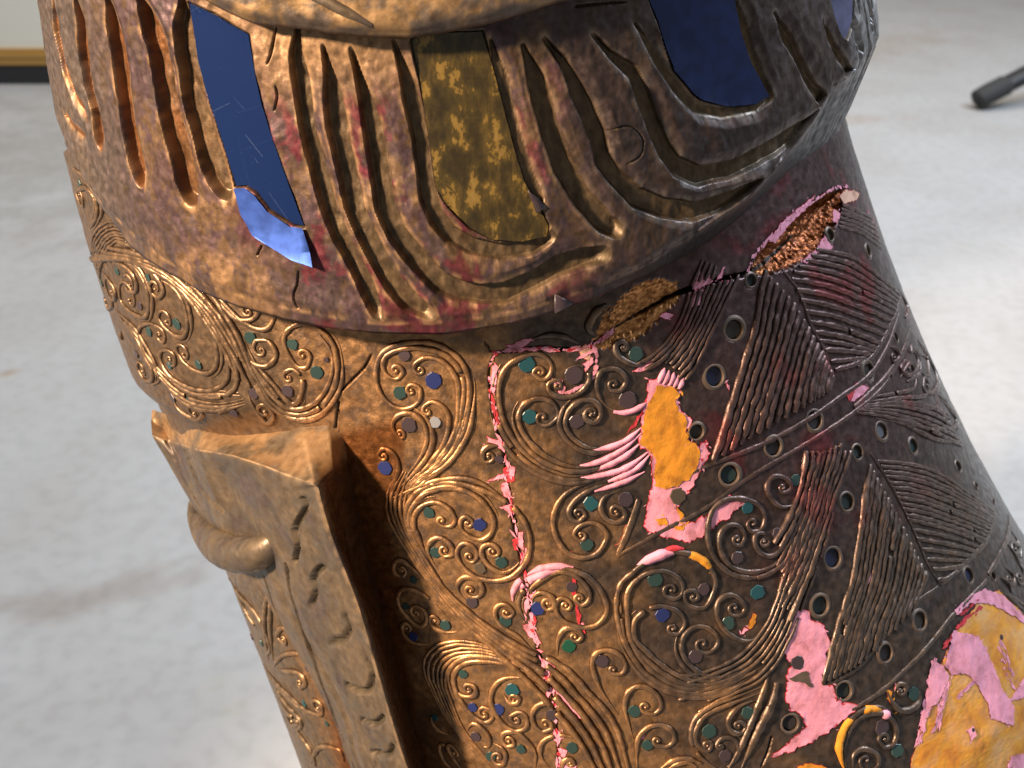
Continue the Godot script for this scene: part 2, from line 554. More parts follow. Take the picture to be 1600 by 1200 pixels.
func coil(path: Array, swirl: Array, turns: float, w: float, material := "") -> void:
	var p := smooth_path(path, 8)
	var total := 0.0
	for i in p.size() - 1:
		total += Vector2((p[i + 1].x - p[i].x) * 3.2, p[i + 1].y - p[i].y).length()
	p = resample(p, maxi(int(total / 1.1), 5))
	var wide := PackedFloat32Array()
	var n0 := p.size()
	for i in n0:
		var t := float(i) / (n0 - 1)
		wide.append(w * (0.22 + 0.78 * smoothstep(0.0, 0.4, t)) * (1.0 - (0.25 if swirl.size() else 0.5) * smoothstep(0.7, 1.0, t)))
	if swirl.size():
		var mm: float = 3.1416 / 180.0 * (180.0 + 0.03 * swirl[1])
		var c := Vector2(swirl[0] * mm, swirl[1])
		var last := Vector2(p[n0 - 1].x * mm, p[n0 - 1].y) - c
		var before := Vector2(p[n0 - 2].x * mm, p[n0 - 2].y) - c
		var way := signf(before.cross(last))
		var r0 := last.length()
		var th := last.angle()
		var steps := int(15 * turns)
		for k in range(1, steps + 1):
			var t := float(k) / steps
			var r := lerpf(r0, 0.3, pow(t, 0.8))
			var q := c + Vector2.from_angle(th + way * TAU * turns * t) * r
			p.append(Vector2(q.x / mm, q.y))
			wide.append(w * lerpf(0.75, 0.5, t))
	broken("coil", p, wide, 0.95, material, swirl.size() > 0)
	if total < 48.0 or material or swirl.is_empty():
		return
	# a second, thinner strand runs beside the outside of every long coil
	for row in (2 if total > 75.0 else 1):
		var beside := PackedVector2Array()
		var thin := PackedFloat32Array()
		var m := int(n0 * (0.70 - 0.16 * row))
		var fits := true
		for i in m:
			var a := p[maxi(i - 1, 0)]
			var b := p[mini(i + 1, n0 - 1)]
			var along_it := Vector2((b.x - a.x) * 3.2, b.y - a.y).normalized()
			var out := Vector2(-along_it.y, along_it.x)
			var look := p[i] if i > m / 2 else p[n0 / 2]
			if out.dot(Vector2((swirl[0] - look.x) * 3.2, swirl[1] - look.y)) > 0.0:
				out = -out
			var t := float(i) / (m - 1)
			var off := (wide[i] + w * 0.75) * (1.0 + 0.86 * row)
			beside.append(p[i] + Vector2(out.x * off / 3.2, out.y * off))
			thin.append(w * 0.78 * smoothstep(0.0, 0.25, t) * smoothstep(1.0, 0.7, t) + 0.25)
			if i > 0 and beside[i].distance_to(beside[i - 1]) > 2.2:
				fits = false
		if fits:
			broken("coil", beside, thin, 0.9, "", false)


func strands(called: String, guides: Array, n: int, w: float, material := "") -> void:
	var g: Array[PackedVector2Array] = []
	for x in guides:
		g.append(resample(smooth_path(x, 8), 26))
	var gap := PackedFloat32Array()       # room for each strand along the way
	for j in 26:
		var across := 0.0
		for i in g.size() - 1:
			across += Vector2((g[i + 1][j].x - g[i][j].x) * 3.2, g[i + 1][j].y - g[i][j].y).length()
		gap.append(across / maxf(n - 1, 1))
	for k in n:
		var t: float = clampf((k + (rng.randf_range(-0.1, 0.1) if n > 3 else 0.0)) / maxf(n - 1, 1), 0.0, 1.0) * (g.size() - 1)
		var i := mini(int(t), maxi(g.size() - 2, 0))
		var p := PackedVector2Array()
		var cutoff := rng.randi_range(0, 3) if n > 5 and called == "strand" else 0
		for j in range(0, 26 - cutoff):
			var q := g[i][j].lerp(g[mini(i + 1, g.size() - 1)][j], t - i)
			p.append(q + Vector2(fine.get_noise_2d(k * 31.0, j * 3.0) * 0.12, fine.get_noise_2d(k * 31.0 + 500.0, j * 3.0) * 0.4) * (0.0 if n == 1 else 1.1 if called == "ridge" else 1.0))
		var total := 0.0
		for j in p.size() - 1:
			total += Vector2((p[j + 1].x - p[j].x) * 3.2, p[j + 1].y - p[j].y).length()
		p = resample(p, maxi(int(total / 1.3), 6))
		var wide := PackedFloat32Array()
		var even := rng.randf_range(0.85, 1.12)
		for j in p.size():
			var s := float(j) / (p.size() - 1)
			var room := w if n == 1 else clampf((0.46 if called == "strand" else 0.52) * gap[clampi(int(s * 25.0), 0, 25)], 0.4, w)
			wide.append(room * (0.7 + 0.3 * smoothstep(0.0, 0.12, minf(s, 1.0 - s))) * even)
		var high: float = {"strand": 1.15, "ridge": 0.85, "line": 0.5}[called]
		var names_for := {"strand": "strand", "ridge": "ridge", "line": "border_line"}
		broken(names_for[called], p, wide, high, material, false)


func make_discs() -> void:
	for k in 6:
		var sides := 7 + k % 3
		var v := PackedVector3Array()
		var ix := PackedInt32Array()
		var rad := PackedFloat32Array()
		for i in sides:
			rad.append(rng.randf_range(0.93, 1.05))
		for ring in [[1.0, -0.4], [1.0, 0.45], [0.93, 0.6]]:
			for i in sides:
				var th := TAU * (i + 0.15 * sin(i * 2.3 + k)) / sides
				v.append(Vector3(cos(th) * rad[i] * ring[0], sin(th) * rad[i] * ring[0], ring[1]))
		for r in 2:
			for i in sides:
				var a := r * sides + i
				var b := r * sides + (i + 1) % sides
				ix.append_array([a, a + sides, b, b, a + sides, b + sides])
		var top := v.size()
		v.append(Vector3(0, 0, 0.62))
		for i in sides:
			ix.append_array([2 * sides + i, top, 2 * sides + (i + 1) % sides])
		var st := SurfaceTool.new()
		st.begin(Mesh.PRIMITIVE_TRIANGLES)
		st.set_smooth_group(-1)
		for i in ix:
			st.add_vertex(v[i])
		st.generate_normals()
		disc_meshes.append(st.commit())
	var v := PackedVector3Array()
	var ix := PackedInt32Array()
	for i in 24:
		var th := TAU * i / 24.0
		for q in [Vector2(1.0, -1.6), Vector2(1.02, 0.0), Vector2(1.08, 0.3), Vector2(1.24, 0.22), Vector2(1.5, -0.3)]:
			v.append(Vector3(cos(th) * q.x, sin(th) * q.x, q.y))
	for i in 24:
		for k in 4:
			var a := i * 5 + k
			var b := (i + 1) % 24 * 5 + k
			ix.append_array([a, a + 1, b, b, a + 1, b + 1])
	rim_mesh = finish(v, PackedColorArray(), ix, null, 2, Vector3(0.4, 0, 1))


func inlay(a: float, h: float, r: float, kind: String, socketed: int) -> void:
	var o := body_at(a, h, -1.5 if socketed else 0.0)
	var n := body_normal(a, h)
	n = (n + Vector3(rng.randf_range(-0.06, 0.06), rng.randf_range(-0.06, 0.06), rng.randf_range(-0.06, 0.06))).normalized()
	var x := BODY_A.cross(n).normalized().rotated(n, rng.randf() * TAU)
	var y := n.cross(x)
	var size := r * 0.001
	var g := put("glass_inlay", disc_meshes[rng.randi() % 6], skirt, mats["glass_" + kind + ("_dull" if socketed else "")])
	g.transform = Transform3D(Basis(x * size, y * size, n * 0.001), o)
	if socketed:
		var s := put("socket_rim", rim_mesh, skirt, mats["rim_lacquer"])
		s.transform = Transform3D(Basis(x * size, y * size, n * 0.0011), body_at(a, h, 0.1))


func patch_mesh(outline: PackedVector2Array, where: Callable, mm: float, lift: float, rough: float, st: SurfaceTool, cell := 4.0) -> void:
	# a sheet that follows the charted surface, cut to an outline given in millimetres
	var lo := outline[0]
	var hi := outline[0]
	for q in outline:
		lo = lo.min(q)
		hi = hi.max(q)
	for j in range(floori(lo.y / cell), ceili(hi.y / cell)):
		for i in range(floori(lo.x / cell), ceili(hi.x / cell)):
			var box := PackedVector2Array([Vector2(i, j) * cell, Vector2(i + 1, j) * cell, Vector2(i + 1, j + 1) * cell, Vector2(i, j + 1) * cell])
			for piece in Geometry2D.intersect_polygons(outline, box):
				if Geometry2D.is_polygon_clockwise(piece):
					continue
				var tri := Geometry2D.triangulate_polygon(piece)
				for t in range(0, tri.size(), 3):
					var a := piece[tri[t]]
					var b := piece[tri[t + 1]]
					var c := piece[tri[t + 2]]
					if (b - a).cross(c - a) > 0.0:
						var swap := b
						b = c
						c = swap
					for q in [a, c, b]:
						st.add_vertex(where.call(q.x / mm, q.y, lift + rough * (fine.get_noise_2d(q.x * 1.5, q.y * 1.5) + 0.5)))


func jagged(polygon: Array, mm: float, step: float, amount: float) -> PackedVector2Array:
	var out := PackedVector2Array()
	var n := polygon.size() / 2
	for i in n:
		var a := Vector2(polygon[i * 2] * mm, polygon[i * 2 + 1])
		var k := (i + 1) % n
		var b := Vector2(polygon[k * 2] * mm, polygon[k * 2 + 1])
		var steps := maxi(int(a.distance_to(b) / step), 1)
		for s in steps:
			var q := a.lerp(b, float(s) / steps)
			out.append(q + Vector2(fine.get_noise_2d(q.x * 4.0, q.y * 4.0), fine.get_noise_2d(q.y * 4.0, q.x * 4.0 + 300.0)) * amount + Vector2(fine.get_noise_2d(q.x * 1.2, q.y * 1.2 + 800.0), fine.get_noise_2d(q.y * 1.2 + 900.0, q.x * 1.2)) * amount * 1.3)
	if Geometry2D.is_polygon_clockwise(out):
		out.reverse()
	return out


func loss(polygon: Array, material: String, lift := 0.12) -> void:
	var big := polygon.size() > 26
	var outline := jagged(polygon, 3.14, 1.0, 0.9 if big else 0.5)
	var m := ArrayMesh.new()
	var st := SurfaceTool.new()
	st.begin(Mesh.PRIMITIVE_TRIANGLES)
	patch_mesh(outline, body_at, 3.14, lift, 0.4 if big else 0.25, st, 2.0)
	if material == "pink_paint" or material == "orange_paint":
		for k in range(0, outline.size(), 3):          # slivers that broke off beside the edge
			if rng.randf() < 0.45:
				var q := outline[k] + Vector2.from_angle(rng.randf() * TAU) * rng.randf_range(0.3, 1.6)
				var way := Vector2.from_angle(rng.randf() * TAU) * rng.randf_range(0.3, 1.1)
				var side := way.orthogonal() * rng.randf_range(0.15, 0.5)
				var sliver := PackedVector2Array([q - way, q + side, q + way, q - side])
				if Geometry2D.is_polygon_clockwise(sliver):
					sliver.reverse()
				patch_mesh(sliver, body_at, 3.14, 0.25, 0.2, st, 3.0)
	st.index()
	st.generate_normals()
	st.set_material(mats[material])
	m = st.commit(m)
	if m.get_surface_count() == 0:
		return
	if material != "red_paint" and material != "old_gilt" and lift < 0.3:
		var rim := Geometry2D.offset_polygon(outline, 0.3 if big else 0.16)
		if rim.size():
			st = SurfaceTool.new()
			st.begin(Mesh.PRIMITIVE_TRIANGLES)
			patch_mesh(rim[0], body_at, 3.14, 0.03, 0.4 if big else 0.25, st, 2.0)
			st.index()
			st.generate_normals()
			st.set_material(mats.red_paint)
			m = st.commit(m)
	var called: String = {"pink_paint": "pink_paint_patch", "orange_paint": "orange_paint_patch", "red_paint": "red_paint_patch", "orange_wood": "bare_orange_wood", "pale_gesso": "pale_gesso_patch", "old_gilt": "lacquer_flake", "bright_gold": "bright_gold_patch"}[material]
	put(called, m, skirt)


func flaking(path: Array, material: String, chance: float, reach: float) -> void:   # thin broken flakes along a crack
	var p := smooth_path(path, 12)
	p = resample(p, 150)
	var st := SurfaceTool.new()
	st.begin(Mesh.PRIMITIVE_TRIANGLES)
	for i in range(1, p.size()):
		var much := 0.5 + 1.1 * blot.get_noise_2d(i * 9.0, path[0] * 50.0 + 77.0)
		if rng.randf() > chance * (0.35 + 1.3 * much):
			continue
		var q := Vector2(p[i].x * 3.14, p[i].y) + Vector2(rng.randf_range(-reach, reach), rng.randf_range(-0.4, 0.4))
		var way := Vector2((p[i].x - p[i - 1].x) * 3.14, p[i].y - p[i - 1].y).normalized().rotated(rng.randf_range(-0.5, 0.5)) * rng.randf_range(0.4, 1.0 + 2.2 * maxf(much, 0.0))
		var side := way.normalized().orthogonal() * rng.randf_range(0.15, 0.3 + 0.8 * maxf(much, 0.0))
		var flake := PackedVector2Array([q - way, q - way * 0.2 + side, q + way * 0.5 + side * 0.6, q + way, q + way * 0.1 - side * 0.8, q - way * 0.6 - side * 0.5])
		if Geometry2D.is_polygon_clockwise(flake):
			flake.reverse()
		patch_mesh(flake, body_at, 3.14, 0.2 + rng.randf() * 0.12, 0.3, st, 3.0)
	st.index()
	st.generate_normals()
	st.set_material(mats[material])
	put("flaking_paint", st.commit(), skirt).set_meta("kind", "stuff")


func glass(polygon: Array, material: String, depth: float, label: String) -> void:
	var wide := PackedVector2Array()
	if depth > 0.0:                       # the broken end stands proud of its bed
		cut_area(flap_field, polygon, depth + 0.9, 0.0, 0.0)
	var outline := jagged(polygon, 3.42, 1.2, 0.12)
	var st := SurfaceTool.new()
	st.begin(Mesh.PRIMITIVE_TRIANGLES)
	var tilt := 0.07 if material == "pale_reflection_glass" else 0.0
	var mid := Vector2.ZERO
	for q in outline:
		mid += q / outline.size()
	var at := func(a: float, h: float, out: float) -> Vector3: return flap_at(a, h, out + (maxf(h - mid.y, -1.0) + maxf(h - mid.y, 0.0) * (h - mid.y) * 0.10 + (a - mid.x / 3.42) * 1.2) * tilt)
	patch_mesh(outline, at, 3.42, -depth, 0.0, st, 6.0)
	st.index()
	st.generate_normals()
	st.set_material(mats[material])
	var o := put("glass_panel", st.commit(), flap)
	o.set_meta("label", label)


func chip(tri: Array) -> void:
	var outline := PackedVector2Array()
	for i in 3:
		outline.append(Vector2(tri[i * 2] * 3.42, tri[i * 2 + 1]))
	if Geometry2D.is_polygon_clockwise(outline):
		outline.reverse()
	var st := SurfaceTool.new()
	st.begin(Mesh.PRIMITIVE_TRIANGLES)
	var mid := (outline[0] + outline[1] + outline[2]) / 3.0
	for i in 3:
		var a := outline[i]
		var b := outline[(i + 1) % 3]
		var low_a := flap_at(a.x / 3.42, a.y, -0.6)
		var low_b := flap_at(b.x / 3.42, b.y, -0.6)
		var top_a := flap_at(lerpf(a.x, mid.x, 0.12) / 3.42, lerpf(a.y, mid.y, 0.12), 0.9)
		var top_b := flap_at(lerpf(b.x, mid.x, 0.12) / 3.42, lerpf(b.y, mid.y, 0.12), 0.9)
		var top := flap_at(mid.x / 3.42, mid.y, 1.1)
		for q in [low_a, top_a, low_b, low_b, top_a, top_b, top_a, top, top_b]:
			st.add_vertex(q)
	st.generate_normals()
	put("glass_chip", st.commit(), flap, mats.glass_p)


func flap_relief() -> void:
	hem = [-58.9, -67.5, -48.0, -48.4, -36.8, -37.3, -28.0, -30.7, -20.4, -25.8, -13.4, -22.6, -6.7, -20.3, -0.0, -20.8, 6.8, -23.2, 14.3, -25.1, 24.4, -25.8, 37.0, -23.3, 49.9, -21.8, 67.4, -16.7]
	bevel = [-69.0, -82.2, -36.5, -41.0, -13.2, -26.1, 0.1, -24.4, 7.0, -27.2, 14.2, -30.7, 22.1, -37.4, 29.1, -42.8, 40.7, -57.8, 46.7, -66.2, 50.1, -65.8]
	tier = [-30.8, -147.3, -27.9, -141.7, -25.2, -136.1, -20.8, -129.3, -16.1, -126.8, -11.4, -123.2, -7.7, -121.0, -5.3, -119.9, -1.6, -120.1, 2.8, -120.5, 6.6, -121.8, 9.8, -122.8, 13.8, -123.2]
	groove([-16.9, -130.5, -18.1, -118.4, -18.0, -108.4, -18.1, -94.7, -17.8, -82.1, -17.2, -67.7, -16.3, -57.4, -15.5, -49.9, -14.7, -43.0, -13.7, -29.9], 6.1, 3.2)
	groove([-14.8, -119.7, -14.7, -107.4, -14.8, -93.9, -14.6, -79.9, -14.4, -67.1, -13.5, -57.5, -12.6, -48.4, -11.4, -39.9, -10.1, -33.6, -8.3, -29.1], 7.5, 3.2)
	groove([-11.9, -117.8, -11.4, -105.0, -11.0, -91.3, -11.0, -77.5, -11.0, -66.1, -10.3, -57.3, -8.9, -49.5, -7.6, -43.2, -6.5, -38.6, -4.9, -35.3, -2.8, -33.2, -0.2, -32.2, 2.8, -34.5, 5.4, -37.7, 8.2, -39.1, 10.5, -38.9], 7.7, 3.2)
	groove([-7.4, -119.3, -6.7, -107.9, -6.4, -97.7, -6.2, -87.5, -6.3, -77.1, -6.4, -68.0, -5.8, -60.6, -4.8, -55.1, -2.8, -49.8, 0.1, -46.5, 3.4, -46.4, 5.3, -48.8], 6.1, 2.6)
	groove([2.5, -114.7, 3.1, -99.9, 3.4, -86.1, 4.0, -71.9, 4.8, -60.8], 4.5, 2.0)
	groove([5.7, -111.1, 6.6, -99.2, 7.1, -84.0, 7.8, -70.9, 9.3, -59.3, 11.3, -49.0, 12.4, -45.6], 7.5, 3.2)
	groove([8.0, -111.8, 9.8, -102.7, 10.5, -95.5, 11.4, -86.7, 12.1, -77.9, 12.2, -70.1, 13.2, -63.6, 15.2, -54.8, 18.1, -48.7, 21.5, -44.2, 25.0, -43.8, 28.3, -44.2, 30.9, -45.0], 6.7, 3.2)
	groove([13.2, -110.0, 14.9, -102.2, 17.0, -95.4, 17.7, -87.2, 18.4, -77.5, 19.2, -68.3, 20.3, -61.6, 22.9, -55.6, 27.1, -54.0, 30.9, -55.0, 35.9, -56.4, 40.3, -57.6, 43.7, -59.1], 6.7, 3.2)
	groove([17.9, -111.0, 19.2, -103.4, 20.7, -93.5, 22.3, -84.5, 23.8, -78.4, 27.2, -74.1, 31.8, -72.4, 34.3, -73.9], 4.0, 1.8)
	groove([31.5, -108.7, 32.4, -93.9, 33.5, -81.3, 34.2, -75.5], 4.8, 2.4)
	groove([36.8, -100.7, 39.5, -86.1, 41.1, -75.6, 42.6, -68.0, 44.5, -62.3], 6.1, 3.2)
	groove([46.0, -90.8, 47.7, -81.7, 50.1, -71.6, 53.2, -63.0], 6.4, 3.2)
	groove([-37.8, -141.1, -37.1, -132.9, -36.1, -123.2, -36.0, -110.5, -35.8, -99.0, -35.2, -87.4, -34.8, -72.5], 10.4, 4.5)
	groove([-31.0, -139.6, -31.5, -127.6, -31.7, -117.4, -32.0, -104.8, -31.4, -92.7, -30.6, -81.8, -29.7, -75.2], 10.7, 4.0)
	groove([-43.4, -140.7, -43.6, -130.2, -43.5, -120.2, -43.6, -108.5, -43.7, -98.0, -43.5, -86.0, -43.1, -76.8], 8.3, 4.0)
	groove([-50.9, -140.5, -51.0, -131.0, -52.1, -115.9, -51.8, -106.8, -50.9, -99.4, -51.3, -86.7], 6.1, 3.0)
	groove([-59.2, -138.7, -60.0, -125.5, -58.8, -112.6, -57.6, -105.1, -53.9, -95.3], 3.2, 1.6)
	groove([-63.0, -93.2, -55.8, -87.4], 2.1, 1.2)
	flap_crack([-19.8, -126.8, -20.4, -122.3, -20.9, -118.4, -21.5, -115.9], 0.7, 1.2)
	flap_crack([-20.9, -109.0, -20.9, -105.6, -21.6, -100.9], 0.7, 1.2)
	flap_crack([-21.8, -46.9, -22.3, -41.7, -22.9, -37.8, -22.7, -31.7], 0.7, 1.2)
	flap_crack([-25.7, -56.0, -26.7, -52.2], 0.7, 1.2)
	flap_crack([-17.5, -125.4, -17.8, -121.6], 0.7, 1.2)
	flap_crack([11.7, -119.5, 13.7, -118.9, 17.5, -117.3], 0.7, 1.2)
	flap_crack([12.1, -80.4, 13.4, -79.1, 15.3, -79.2, 16.4, -76.3, 16.8, -72.4, 16.2, -68.5, 14.6, -66.9], 0.6, 0.8)

func flap_glass() -> void:
	glass([-30.3, -136.5, -27.2, -132.3, -23.3, -125.3, -23.3, -112.9, -23.1, -103.9, -22.5, -92.1, -21.5, -77.8, -20.4, -62.4, -21.6, -63.3, -24.1, -68.6, -25.4, -74.5, -26.6, -76.7, -28.0, -76.4, -28.8, -90.5, -30.0, -108.2, -30.4, -118.6], "blue_glass", 0.8, "dark blue glass strip with scratches, broken at its lower end")
	glass([-28.1, -75.9, -26.7, -76.1, -25.6, -73.8, -24.3, -68.2, -21.8, -62.8, -20.3, -62.1, -19.7, -53.5, -19.6, -49.4, -22.0, -51.8, -26.6, -59.7, -27.8, -67.2], "pale_reflection_glass", -0.9, "broken blue glass piece below the dark strip, bright reflection painted in")
	glass([-5.5, -117.9, -4.1, -119.2, 1.8, -117.1, 2.3, -105.7, 2.7, -93.3, 3.1, -79.4, 3.6, -67.9, 4.6, -60.2, 5.3, -52.5, 5.0, -49.1, 2.4, -48.8, -0.6, -51.2, -2.7, -56.3, -4.7, -65.2, -5.5, -71.2, -5.4, -87.1, -5.3, -105.3], "golden_glass", 0.8, "mottled golden brown glass panel")
	glass([19.8, -120.5, 31.2, -113.1, 31.4, -98.2, 32.2, -86.8, 33.3, -79.3, 34.1, -74.1, 31.8, -73.1, 27.9, -75.7, 24.7, -80.5, 23.8, -83.3, 21.9, -92.5, 21.2, -102.1, 20.9, -109.1], "navy_glass", 0.8, "dusty dark blue glass panel")
	glass([49.0, -97.2, 56.3, -92.0, 54.4, -84.4, 51.5, -79.9, 50.4, -82.5, 49.3, -91.1], "dusty_glass", 0.8, "narrow grey blue glass strip at the corner")
	chip([3.8, -65.7, 5.5, -58.9, 4.3, -57.5])
	chip([4.8, -29.2, 6.6, -24.8, 4.4, -22.6])

func body_relief() -> void:
	cavity([4.5, 3.3, 6.2, 2.8, 7.9, -0.8, 9.2, -6.8, 10.2, -8.8, 13.1, -11.8, 16.1, -10.2, 17.9, -5.4, 18.0, -1.4, 16.8, 0.8, 15.2, 1.7, 12.8, 5.3, 10.9, 7.1, 7.9, 6.7, 5.7, 4.7], 3.0)
	cavity([27.6, 2.0, 30.3, -2.8, 34.6, -7.3, 40.1, -9.9, 46.3, -9.6, 54.6, -5.1, 50.4, 1.9, 45.7, 6.1, 39.7, 9.3, 34.1, 8.5, 30.1, 6.2], 7.0)
	cavity([5.3, 2.6, 6.2, 0.3, 8.1, -6.5, 8.8, -8.1, 8.0, 0.9], 3.0)
	body_crack([-5.2, -7.3, -1.2, -4.0, 4.0, 2.2, 6.0, 2.2, 8.6, 0.4, 11.2, -0.5, 14.8, -1.8, 17.7, -2.3, 22.1, -1.3, 27.9, 2.1], 1.0, 3.0)
	body_crack([10.8, -0.6, 14.8, -1.6, 17.7, -2.3, 22.1, -1.3, 28.0, 2.5, 33.0, 3.2, 39.8, 0.4], 2.2, 5.0)
	body_crack([-5.2, -7.3, -6.5, -2.5, -7.1, 3.2, -8.0, 17.5, -8.6, 32.4, -9.6, 44.4, -10.6, 59.3, -11.5, 77.1, -12.5, 92.4, -13.3, 105.4, -13.7, 121.7, -14.8, 137.4, -16.6, 155.7], 0.6, 1.6)
	body_crack([-26.3, -2.0, -25.6, -8.7, -23.2, -12.8, -20.7, -16.7, -19.3, -20.5], 0.7, 1.2)
	body_crack([-28.0, 5.7, -26.6, -2.2, -25.6, -6.8], 0.7, 1.2)
	body_crack([-9.9, 50.9, -10.0, 54.5, -10.0, 56.4], 0.7, 1.2)
	body_crack([4.9, 179.0, 6.1, 175.3, 7.5, 169.6], 0.7, 1.2)
	body_crack([-6.0, -12.3, -5.7, -7.9], 0.7, 1.2)
	socket(27.8, 5.4, 2.3)
	socket(18.4, 32.1, 3.7)
	socket(23.0, 19.2, 3.7)
	socket(29.5, 66.8, 3.5)
	socket(22.4, 67.4, 3.4)
	socket(15.6, 69.0, 3.6)
	socket(13.7, 48.3, 2.7)
	socket(42.4, 64.2, 3.7)
	socket(53.4, 63.3, 2.2)
	socket(40.0, 88.1, 3.3)
	socket(45.3, 103.9, 3.0)
	socket(55.1, 24.4, 2.7)
	socket(44.9, 6.6, 2.4)
	socket(34.1, 88.3, 2.7)
	socket(29.3, 102.7, 3.2)
	socket(23.9, 118.6, 3.7)
	socket(19.7, 132.5, 3.6)
	socket(55.0, 130.6, 2.4)
	socket(58.3, 146.2, 1.7)
	socket(63.1, 163.2, 1.4)
	socket(43.7, 164.7, 3.2)
	socket(31.7, 162.1, 3.5)
	socket(49.0, 176.2, 1.8)
	socket(10.1, 168.2, 3.1)
	socket(24.9, 163.7, 3.3)
	socket(17.7, 167.2, 3.2)

func paint_losses() -> void:
	loss([52.1, 212.3, 50.6, 196.6, 48.4, 182.3, 43.2, 176.3, 36.5, 176.9, 31.2, 182.5, 26.6, 191.0, 22.9, 201.1, 19.9, 210.9, 24.8, 229.4, 34.4, 253.0], "orange_wood")
	loss([10.6, 22.9, 11.5, 24.1, 12.6, 28.2, 13.7, 31.3, 12.8, 35.3, 13.0, 40.0, 13.7, 44.0, 12.6, 45.6, 12.2, 50.2, 13.3, 54.0, 14.4, 53.0, 14.4, 56.0, 12.6, 62.4, 11.4, 65.1, 9.9, 67.9, 7.9, 72.7, 8.5, 78.9, 10.6, 80.1, 14.1, 76.1, 14.6, 76.1, 15.4, 79.9, 16.4, 81.0, 11.1, 85.3, 8.7, 86.4, 7.2, 85.1, 5.6, 80.6, 3.5, 74.6, 4.6, 69.0, 6.3, 60.6, 7.2, 54.0, 7.6, 48.8, 6.5, 45.1, 7.7, 37.2, 8.7, 32.4], "pink_paint")
	loss([11.1, 25.6, 12.6, 28.5, 13.5, 31.5, 12.6, 35.0, 12.9, 39.8, 12.8, 44.1, 12.1, 49.2, 13.0, 53.0, 13.2, 55.7, 12.3, 60.2, 11.0, 63.7, 9.0, 64.3, 7.2, 62.8, 6.6, 60.2, 7.4, 54.3, 7.9, 49.1, 6.8, 45.1, 7.9, 37.4, 8.8, 32.6, 10.0, 29.0], "orange_paint", 0.35)
	loss([5.1, 72.3, 6.3, 72.8, 6.3, 76.4, 5.3, 74.8], "orange_paint", 0.35)
	loss([6.8, 76.6, 7.7, 79.0, 8.8, 78.0, 7.8, 80.5, 6.9, 79.5], "orange_paint", 0.35)
	loss([8.1, 71.4, 8.6, 75.2, 7.9, 76.9, 7.8, 75.4], "orange_paint", 0.35)
	loss([35.8, 175.1, 39.3, 186.2, 39.4, 195.5, 38.4, 211.3, 38.8, 219.5, 37.1, 225.4, 34.1, 214.7, 35.0, 208.7, 35.0, 199.1, 34.2, 192.7, 32.2, 189.2, 31.8, 184.0], "pink_paint", 0.4)
	loss([30.4, 177.6, 31.6, 183.7, 31.6, 188.7, 28.3, 193.7, 27.1, 192.8, 24.2, 199.3, 24.2, 197.5, 26.7, 190.2], "pink_paint", 0.4)
	loss([34.6, 234.6, 37.5, 240.1, 35.9, 245.1, 33.4, 237.1], "pink_paint", 0.4)
	loss([38.5, 216.3, 43.0, 215.9, 45.1, 220.3, 43.2, 223.1, 39.8, 219.4], "pink_paint", 0.4)
	loss([37.6, 169.3, 41.6, 170.6, 45.5, 175.3, 48.6, 185.7, 50.1, 196.7, 51.9, 207.5, 50.0, 203.5, 47.4, 191.5, 44.6, 180.8, 41.2, 173.4, 37.6, 171.6], "pink_paint", 0.4)
	loss([30.1, 210.6, 31.1, 211.5, 30.9, 215.1, 29.7, 215.4], "pink_paint", 0.4)
	loss([16.0, 128.9, 17.8, 131.2, 18.0, 136.4, 19.1, 139.9, 18.6, 144.7, 18.9, 148.3, 17.6, 149.4, 17.7, 152.6, 15.4, 159.8, 16.6, 162.4, 16.4, 168.8, 17.3, 171.4, 18.5, 175.3, 15.9, 177.0, 11.0, 178.5, 6.5, 177.4, 7.7, 175.5, 11.6, 172.4, 12.0, 168.3, 10.8, 163.0, 10.8, 158.3, 12.1, 152.4, 12.2, 150.2, 13.2, 148.0, 13.1, 141.4, 14.5, 135.9], "pink_paint")
	loss([12.1, 151.3, 14.6, 152.0, 14.4, 155.7, 14.4, 159.6, 13.6, 155.7, 12.3, 152.9], "old_gilt", 0.5)
	loss([27.6, 132.3, 28.4, 133.6, 27.8, 136.0, 27.1, 136.0, 26.9, 133.7], "pink_paint")
	loss([39.3, 64.6, 41.0, 69.6, 39.2, 70.2, 36.5, 69.5, 37.9, 66.4], "pink_paint")
	loss([36.6, 64.4, 39.1, 64.7, 37.8, 66.7, 36.3, 69.2, 36.1, 66.5], "red_paint")
	loss([11.5, 122.4, 11.9, 123.4, 11.3, 125.9, 10.4, 127.4, 10.2, 126.2], "orange_paint")
	loss([9.1, 127.3, 10.0, 125.8, 10.2, 126.8, 9.4, 127.9], "pink_paint")
	loss([8.6, 184.9, 10.0, 185.5, 11.2, 188.6, 11.8, 193.7, 10.0, 189.7, 8.3, 187.6], "orange_paint")
	loss([22.7, 175.6, 23.2, 177.9, 22.8, 181.3, 23.0, 185.9, 24.2, 188.7, 23.3, 188.5, 22.6, 184.5, 22.3, 180.3], "orange_paint")
	loss([24.1, 176.1, 24.6, 177.4, 24.0, 178.6, 23.6, 177.4], "pink_paint")
	loss([19.5, 36.7, 19.8, 38.0, 19.5, 38.7], "pink_paint")
	loss([-3.9, -8.3, -0.8, -8.0, -0.7, -6.7, -2.3, -5.7, -0.8, -3.4, -3.2, -4.9], "pink_paint")
	loss([-5.7, -3.6, -5.6, -1.9, -6.1, 0.9, -7.0, 7.4, -7.3, 5.5, -6.5, -0.4], "pink_paint")
	loss([-7.7, 17.8, -7.4, 19.9, -8.0, 21.3], "pink_paint")
	loss([-9.7, 21.3, -8.2, 25.0, -7.4, 29.2, -7.6, 31.7, -8.1, 28.5, -9.7, 23.5], "pink_paint")
	loss([-11.3, 37.4, -9.1, 36.6, -9.4, 38.4, -11.1, 38.0], "pink_paint")
